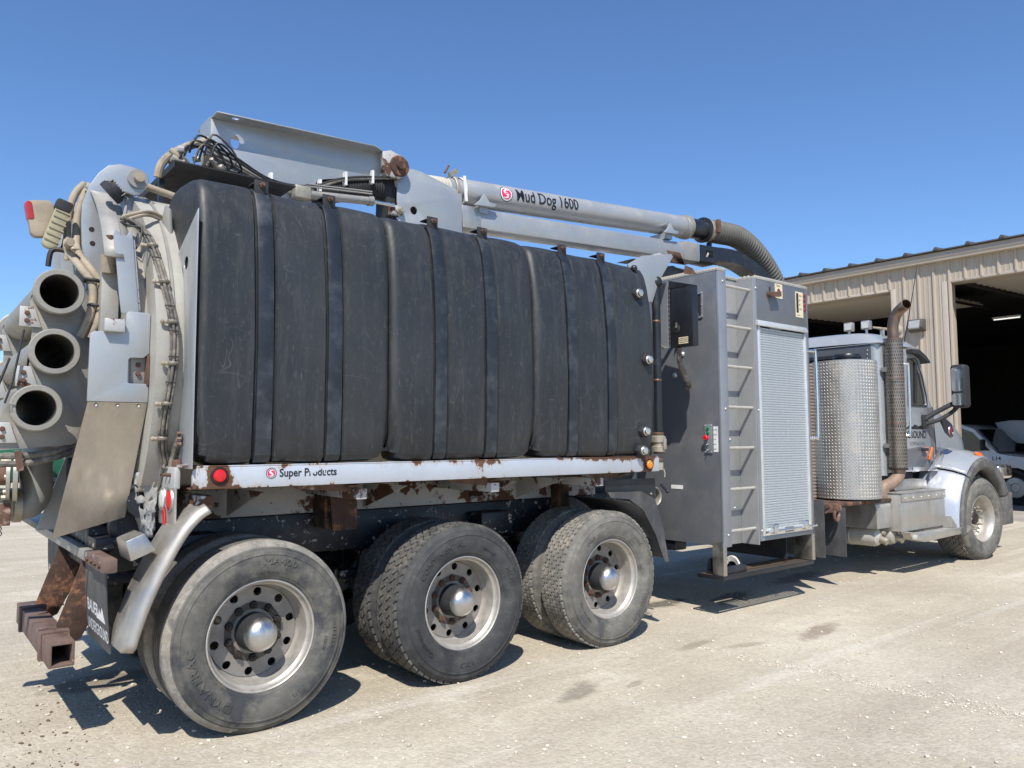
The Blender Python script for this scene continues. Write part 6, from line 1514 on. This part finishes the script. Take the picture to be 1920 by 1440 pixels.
# exhaust stack
SX, SY, SR = 7.62, .085, .101
def _perf(ctx, c, r):
    N, L, tc, remap = ctx['N'], ctx['L'], ctx['tc'], ctx['remap']
    sep = N.new('ShaderNodeSeparateXYZ'); L.new(tc.outputs['Object'], sep.inputs[0])
    def math(op, a, b=None):
        m = N.new('ShaderNodeMath'); m.operation = op
        for k, s in ((0, a), (1, b)):
            if s is None: continue
            if isinstance(s, (int, float)): m.inputs[k].default_value = s
            else: L.new(s, m.inputs[k])
        return m.outputs[0]
    ang = math('ARCTAN2', sep.outputs[1], sep.outputs[0])
    u = math('MULTIPLY', ang, 26 / (2 * pi)); v = math('MULTIPLY', sep.outputs[2], 1 / .040)
    vi = math('FLOOR', v); odd = math('MULTIPLY', math('MODULO', vi, 2.0), .5)
    fu = math('SUBTRACT', math('FRACT', math('ADD', math('ADD', u, 40), odd)), .5); fv = math('SUBTRACT', math('FRACT', v), .5)
    d = math('ADD', math('MULTIPLY', math('MULTIPLY', fu, 3.4), math('MULTIPLY', fu, 3.4)), math('MULTIPLY', math('MULTIPLY', fv, 2.6), math('MULTIPLY', fv, 2.6)))
    hole = remap(d, .95, 1.05, 0, 1)
    L.new(hole, ctx['bs'].inputs['Alpha'])
    return c, r
m_guard = material('perforated_stack_guard', (.33, .285, .235), .35, .9, .15, 7, extra=_perf, layers=[((.16, .12, .09), 5, .6, .12, .7, None, .3, .6)])
EX = MB().lathe([(SR, 0), (SR, 1.55)], (SX, SY, 1.19), (0, 0, 1), 40).build('stack_guard', m_guard, TR, origin=(SX, SY, 1.2))
for z in (1.19, 1.72, 2.25, 2.72): MB().lathe([(SR + .001, 0), (SR + .004, .002), (SR + .004, .022), (SR + .001, .024)], (SX, SY, z), (0, 0, 1), 40).build('guard_band', m_exhaust if z > 1.2 else m_nutdark, EX)
MB().cyl((SX, SY, 1.15), (SX, SY, 2.75), .076, seg=28).build('stack_muffler', m_exhaust, TR)
st = MB().tube(smooth_path([(SX, SY, 2.73), (SX, SY, 2.86), (SX + .005, SY - .01, 2.95), (SX + .01, SY - .05, 3.04), (SX + .0, SY - .12, 3.10), (SX - .04, SY - .19, 3.13)], 6), .062, 26, False).build('stack_pipe', m_exhaust, TR)
md = st.modifiers.new('thickness', 'SOLIDIFY'); md.thickness = .004
MB().tube(smooth_path([(SX, SY, 1.22), (SX - .01, SY + .0, 1.12), (SX - .12, SY + .03, 1.04), (SX - .24, SY + .06, 1.0), (SX - .27, SY + .07, .92), (SX - .27, SY + .07, .86)], 6), .068, 24).build('exhaust_bend', m_copper, TR)
MB().box(7.52, 7.60, .14, .20, 2.35, 2.40).build('stack_bracket', m_nutbright, TR); MB().box(7.52, 7.60, .14, .20, 1.45, 1.50).build('stack_bracket', m_nutbright, TR)
# hood
HP = [(8.90, 2.12), (9.40, 2.14), (9.70, 2.09), (9.95, 2.0), (10.20, 1.90), (10.40, 1.79), (10.50, 1.70), (10.561, 1.55)]
hs = MB(); vs = []; rows = 16
for i in range(rows + 1):
    s = i / rows; x = 8.90 + 1.66 * s
    hw = .80 - .03 * s - .08 * max(0, s - .93) / .07           # half width
    zt_ = 0.0
    for (xa, za), (xb, zb2) in zip(HP, HP[1:]):
        if xa <= x <= xb + 1e-6: zt_ = za + (zb2 - za) * (x - xa) / (xb - xa)
    zb_ = 1.18
    for k in range(25):
        a = pi * k / 24                                  # superellipse section from the right flank over the top
        cx, cz = cos(a), sin(a); p = .36
        yy = CY - hw * (abs(cx) ** p) * (1 if cx > 0 else -1); zz = zb_ + (zt_ - zb_) * (abs(cz) ** (p + .12))
        vs.append((x, yy, zz))
hs.add(vs, [(i * 25 + k, i * 25 + k + 1, (i + 1) * 25 + k + 1, (i + 1) * 25 + k) for i in range(rows) for k in range(24)] + [tuple(range(rows * 25, rows * 25 + 25))])
HOOD = hs.build('hood', m_cab, TR, ang=50)
MB().box(8.84, 8.93, .38, 2.02, 1.15, 2.0).build('cowl', m_blackmatte, TR)
vt = [(9.66, 1.85), (9.76, 1.86), (10.02, 1.77), (10.08, 1.70), (10.06, 1.59), (9.96, 1.57), (9.78, 1.65)]
MB().plate(vt, .02, (0, .146, 0), (1, .03, 0), (0, 0, 1)).build('hood_vent', m_blackmatte, HOOD)
LM = MB().lathe([(0, .02), (.035, .018), (.05, .008), (.052, 0)], (9.99, .428, 1.665), (0, -1, 0), 24).build('hood_lamp', m_darkred, HOOD); MB().lathe([(.052, .0), (.056, .012), (.074, .012), (.082, 0)], (9.99, .428, 1.665), (0, -1, 0), 24).build('lamp_bezel', m_chrome, LM)
MB().box(10.50, 10.60, .62, 1.78, 1.0, 1.72).build('grille', m_chrome, TR, bevel=.05)
# front fender and rubber flare
FC, FZ = 9.42, .50
def fender(cy0, sgn, lo, hi, prof, name, m, n=30):
    mb = MB(); vs = []; k2 = len(prof)
    for k in range(n + 1):
        a = radians(lo + (hi - lo) * k / n)
        for yy, rr in prof: vs.append((FC + rr * cos(a) * 1.0, cy0 + sgn * yy, FZ + rr * sin(a)))
    mb.add(vs, [(k * k2 + i, k * k2 + i + 1, (k + 1) * k2 + i + 1, (k + 1) * k2 + i) for k in range(n) for i in range(k2 - 1)])
    o = mb.build(name, m, TR, ang=50); md = o.modifiers.new('thickness', 'SOLIDIFY'); md.thickness = .006
    return o
pf = [(-.155, .795), (-.170, .812), (-.15, .835), (-.11, .85), (-.04, .885), (.06, .912), (.20, .93), (.42, .945)]
ff = [(-.02, .64), (-.13, .650), (-.185, .665), (-.205, .70), (-.205, .785), (-.172, .811)]
FRF = fender(.0, 1, 22, 132, pf, 'front_fender', m_cab)
fender(.0, 1, 134, 188, pf, 'front_fender_tail', m_fenderpale)
fender(.0, 1, 24, 133, ff, 'fender_flare', m_flare); fender(.0, 1, 134, 190, ff, 'fender_flare', m_flare)
fender(2.4, -1, 22, 188, pf, 'front_fender', m_cab); fender(2.4, -1, 24, 190, ff, 'fender_flare', m_flare)
MB().plate([(8.50, 1.20), (8.62, 1.30), (8.95, 1.30), (8.95, 1.0), (8.55, .98)], .01, (0, .33, 0), (1, 0, 0), (0, 0, 1)).build('splash_panel', m_fenderpale, TR)
MB().plate([(8.45, 1.16), (8.72, 1.15), (8.92, 1.34), (8.80, 1.42)], .03, (0, .12, 0), (1, 0, 0), (0, 0, 1)).build('fender_bracket', m_chrome, TR, bevel=.01)
MB().plate(roundrect(.20, .055, .02, 4), .02, (9.42, -.118, 1.345), (1, 0, -.08), (.04, .5, .86)).build('fender_marker', m_orange, FRF, bevel=.006)
HL = MB().box(10.28, 10.76, -.07, .25, 1.00, 1.19).build('headlamp', m_chrome, TR, bevel=.05, bseg=4); MB().box(10.755, 10.775, -.03, .21, 1.03, 1.16).build('headlamp_lens', m_clearlens, HL, bevel=.02)
BM = MB().box(10.42, 10.78, -.04, .05, .36, .80).box(10.72, 10.82, .05, 2.35, .40, .78).build('bumper', m_flare, TR, bevel=.02)
# mirror
MR = MB().box(8.75, 8.93, -.255, -.075, 1.94, 2.485).build('door_mirror', m_blackmatte, TR, bevel=.045, bseg=4)
MB().plate(roundrect(.135, .30, .03, 4, -.165, 2.295), .006, (8.744, 0, 0), (0, 1, 0), (0, 0, 1)).build('mirror_glass', m_mirror, MR); MB().plate(roundrect(.135, .15, .03, 4, -.165, 2.045), .006, (8.744, 0, 0), (0, 1, 0), (0, 0, 1)).build('mirror_glass', m_mirror, MR)
MB().tube(smooth_path([(8.62, .19, 1.80), (8.70, .10, 1.88), (8.80, -.05, 1.98), (8.86, -.12, 2.02)], 5), .030, 12).tube(smooth_path([(8.62, .19, 1.74), (8.75, .06, 1.80), (8.85, -.06, 1.90), (8.88, -.12, 1.98)], 5), .026, 12).build('mirror_arm', m_blackmatte, MR)
MB().box(8.54, 8.66, .17, .199, 1.68, 1.86).build('mirror_base', m_blackmatte, MR, bevel=.01)
# chassis boxes and steps below the cab
BX = MB().box(7.34, 8.50, -.055, .62, .50, .93).build('step_box', m_alu, TR, bevel=.006)
MB().plate([(7.34, .84), (8.50, .84), (8.50, .93), (7.34, .93)], .012, (0, -.0555, 0), (1, 0, 0), (0, 0, 1)).build('box_lid_edge', m_alu, BX, bevel=.002)
MB().box(7.33, 8.52, -.075, .62, .931, .942).build('box_top', m_alu, BX, bevel=.003); MB().box(7.55, 8.40, .10, .50, .943, 1.06).build('deck_block', m_alu, BX, bevel=.02)
bt = None
for k in range(6):
    if bt is None: bt = MB().sphere((0, 0, 0), .012, 8, 5).build('box_bolt', m_nutbright, BX, local=True)
    else: bt = link_copy(bt, BX)
    bt.location = V((7.42 + .205 * k, -.070, .875)) - WO[TR]
STB = MB().plate([(7.40, .42), (7.62, .38), (8.82, .40), (8.92, .44), (8.90, .475), (7.42, .475)], .14, (0, -.045, 0), (1, 0, 0), (0, 0, 1)).build('cab_step', m_alu, TR, bevel=.004)
st_m = MB(); diamond(st_m, lambda u, v, l: (7.45 + u, -.18 + v, .4752 + l), 1.42, .12, .03, .003); tag(st_m.build('step_tread', m_alu, STB, smooth=False, weld=False), kind='stuff')
MB().plate([(7.34, .50), (7.40, .42), (7.60, .38), (7.44, .50)], .10, (0, -.045, 0), (1, 0, 0), (0, 0, 1)).build('step_end', m_alu, TR)
MB().plate([(8.42, .62), (8.60, .48), (8.42, .48)], .10, (0, -.05, 0), (1, 0, 0), (0, 0, 1)).build('step_gusset', m_alu, TR)
rb = MB(); vs = []
for k in range(9):
    a = radians(90 * k / 8)
    for x in (6.98, 7.33): vs.append((x, .17 - .12 * sin(a) - .0, .76 + .12 * cos(a)))
vs += [(6.98, .05, .55), (7.33, .05, .55), (6.98, .62, .55), (7.33, .62, .55), (6.98, .62, .88), (7.33, .62, .88)]
rb.add(vs, [(2 * k, 2 * k + 1, 2 * k + 3, 2 * k + 2) for k in range(8)] + [(16, 17, 19, 18), (18, 19, 21, 20), (20, 21, 23, 22), (22, 23, 1, 0), tuple([2 * k for k in range(9)] + [18, 20, 22]), tuple([2 * k + 1 for k in range(9)] + [19, 21, 23])])
SB = rb.build('valve_box', m_alu, TR, ang=40)
MB().bar((6.97, .38, .84), (6.97, .50, .62), .02, .03, (1, 0, 0)).build('box_strap', m_blackmatte, SB)
for x, yn in ((7.12, .10), (7.42, .06)):
    a_ = MB().lathe([(.0, -.02), (.05, -.012), (.09, .01), (.105, .05), (.105, .85), (.09, .89), (0, .91)], (x, yn, .445), (0, 1, 0), 28).build('air_tank', m_hosebeige if 0 else m_whiteshell, TR)
    MB().lathe([(.106, .0), (.110, .004), (.110, .03), (.106, .034)], (x, yn + .30, .445), (0, 1, 0), 28).build('tank_band', m_alu, a_)
    MB().cyl((x + .0, yn - .01, .43), (x + .0, yn - .09, .40), .035, .04, 14).cyl((x + .04, yn, .50), (x + .04, yn - .05, .49), .02).build('tank_fitting', m_camlock, a_)
MB().box(8.7, 10.2, .42, 1.98, .62, 1.18).build('engine_block', m_blackmatte, TR, bevel=.05); MB().box(7.5, 8.9, .32, 2.1, .95, 1.13).build('cab_floor', m_blackmatte, TR)
MB().box(5.2, 9.0, .55, .76, .55, .78).build('fuel_tank', m_chassis, TR, bevel=.05)
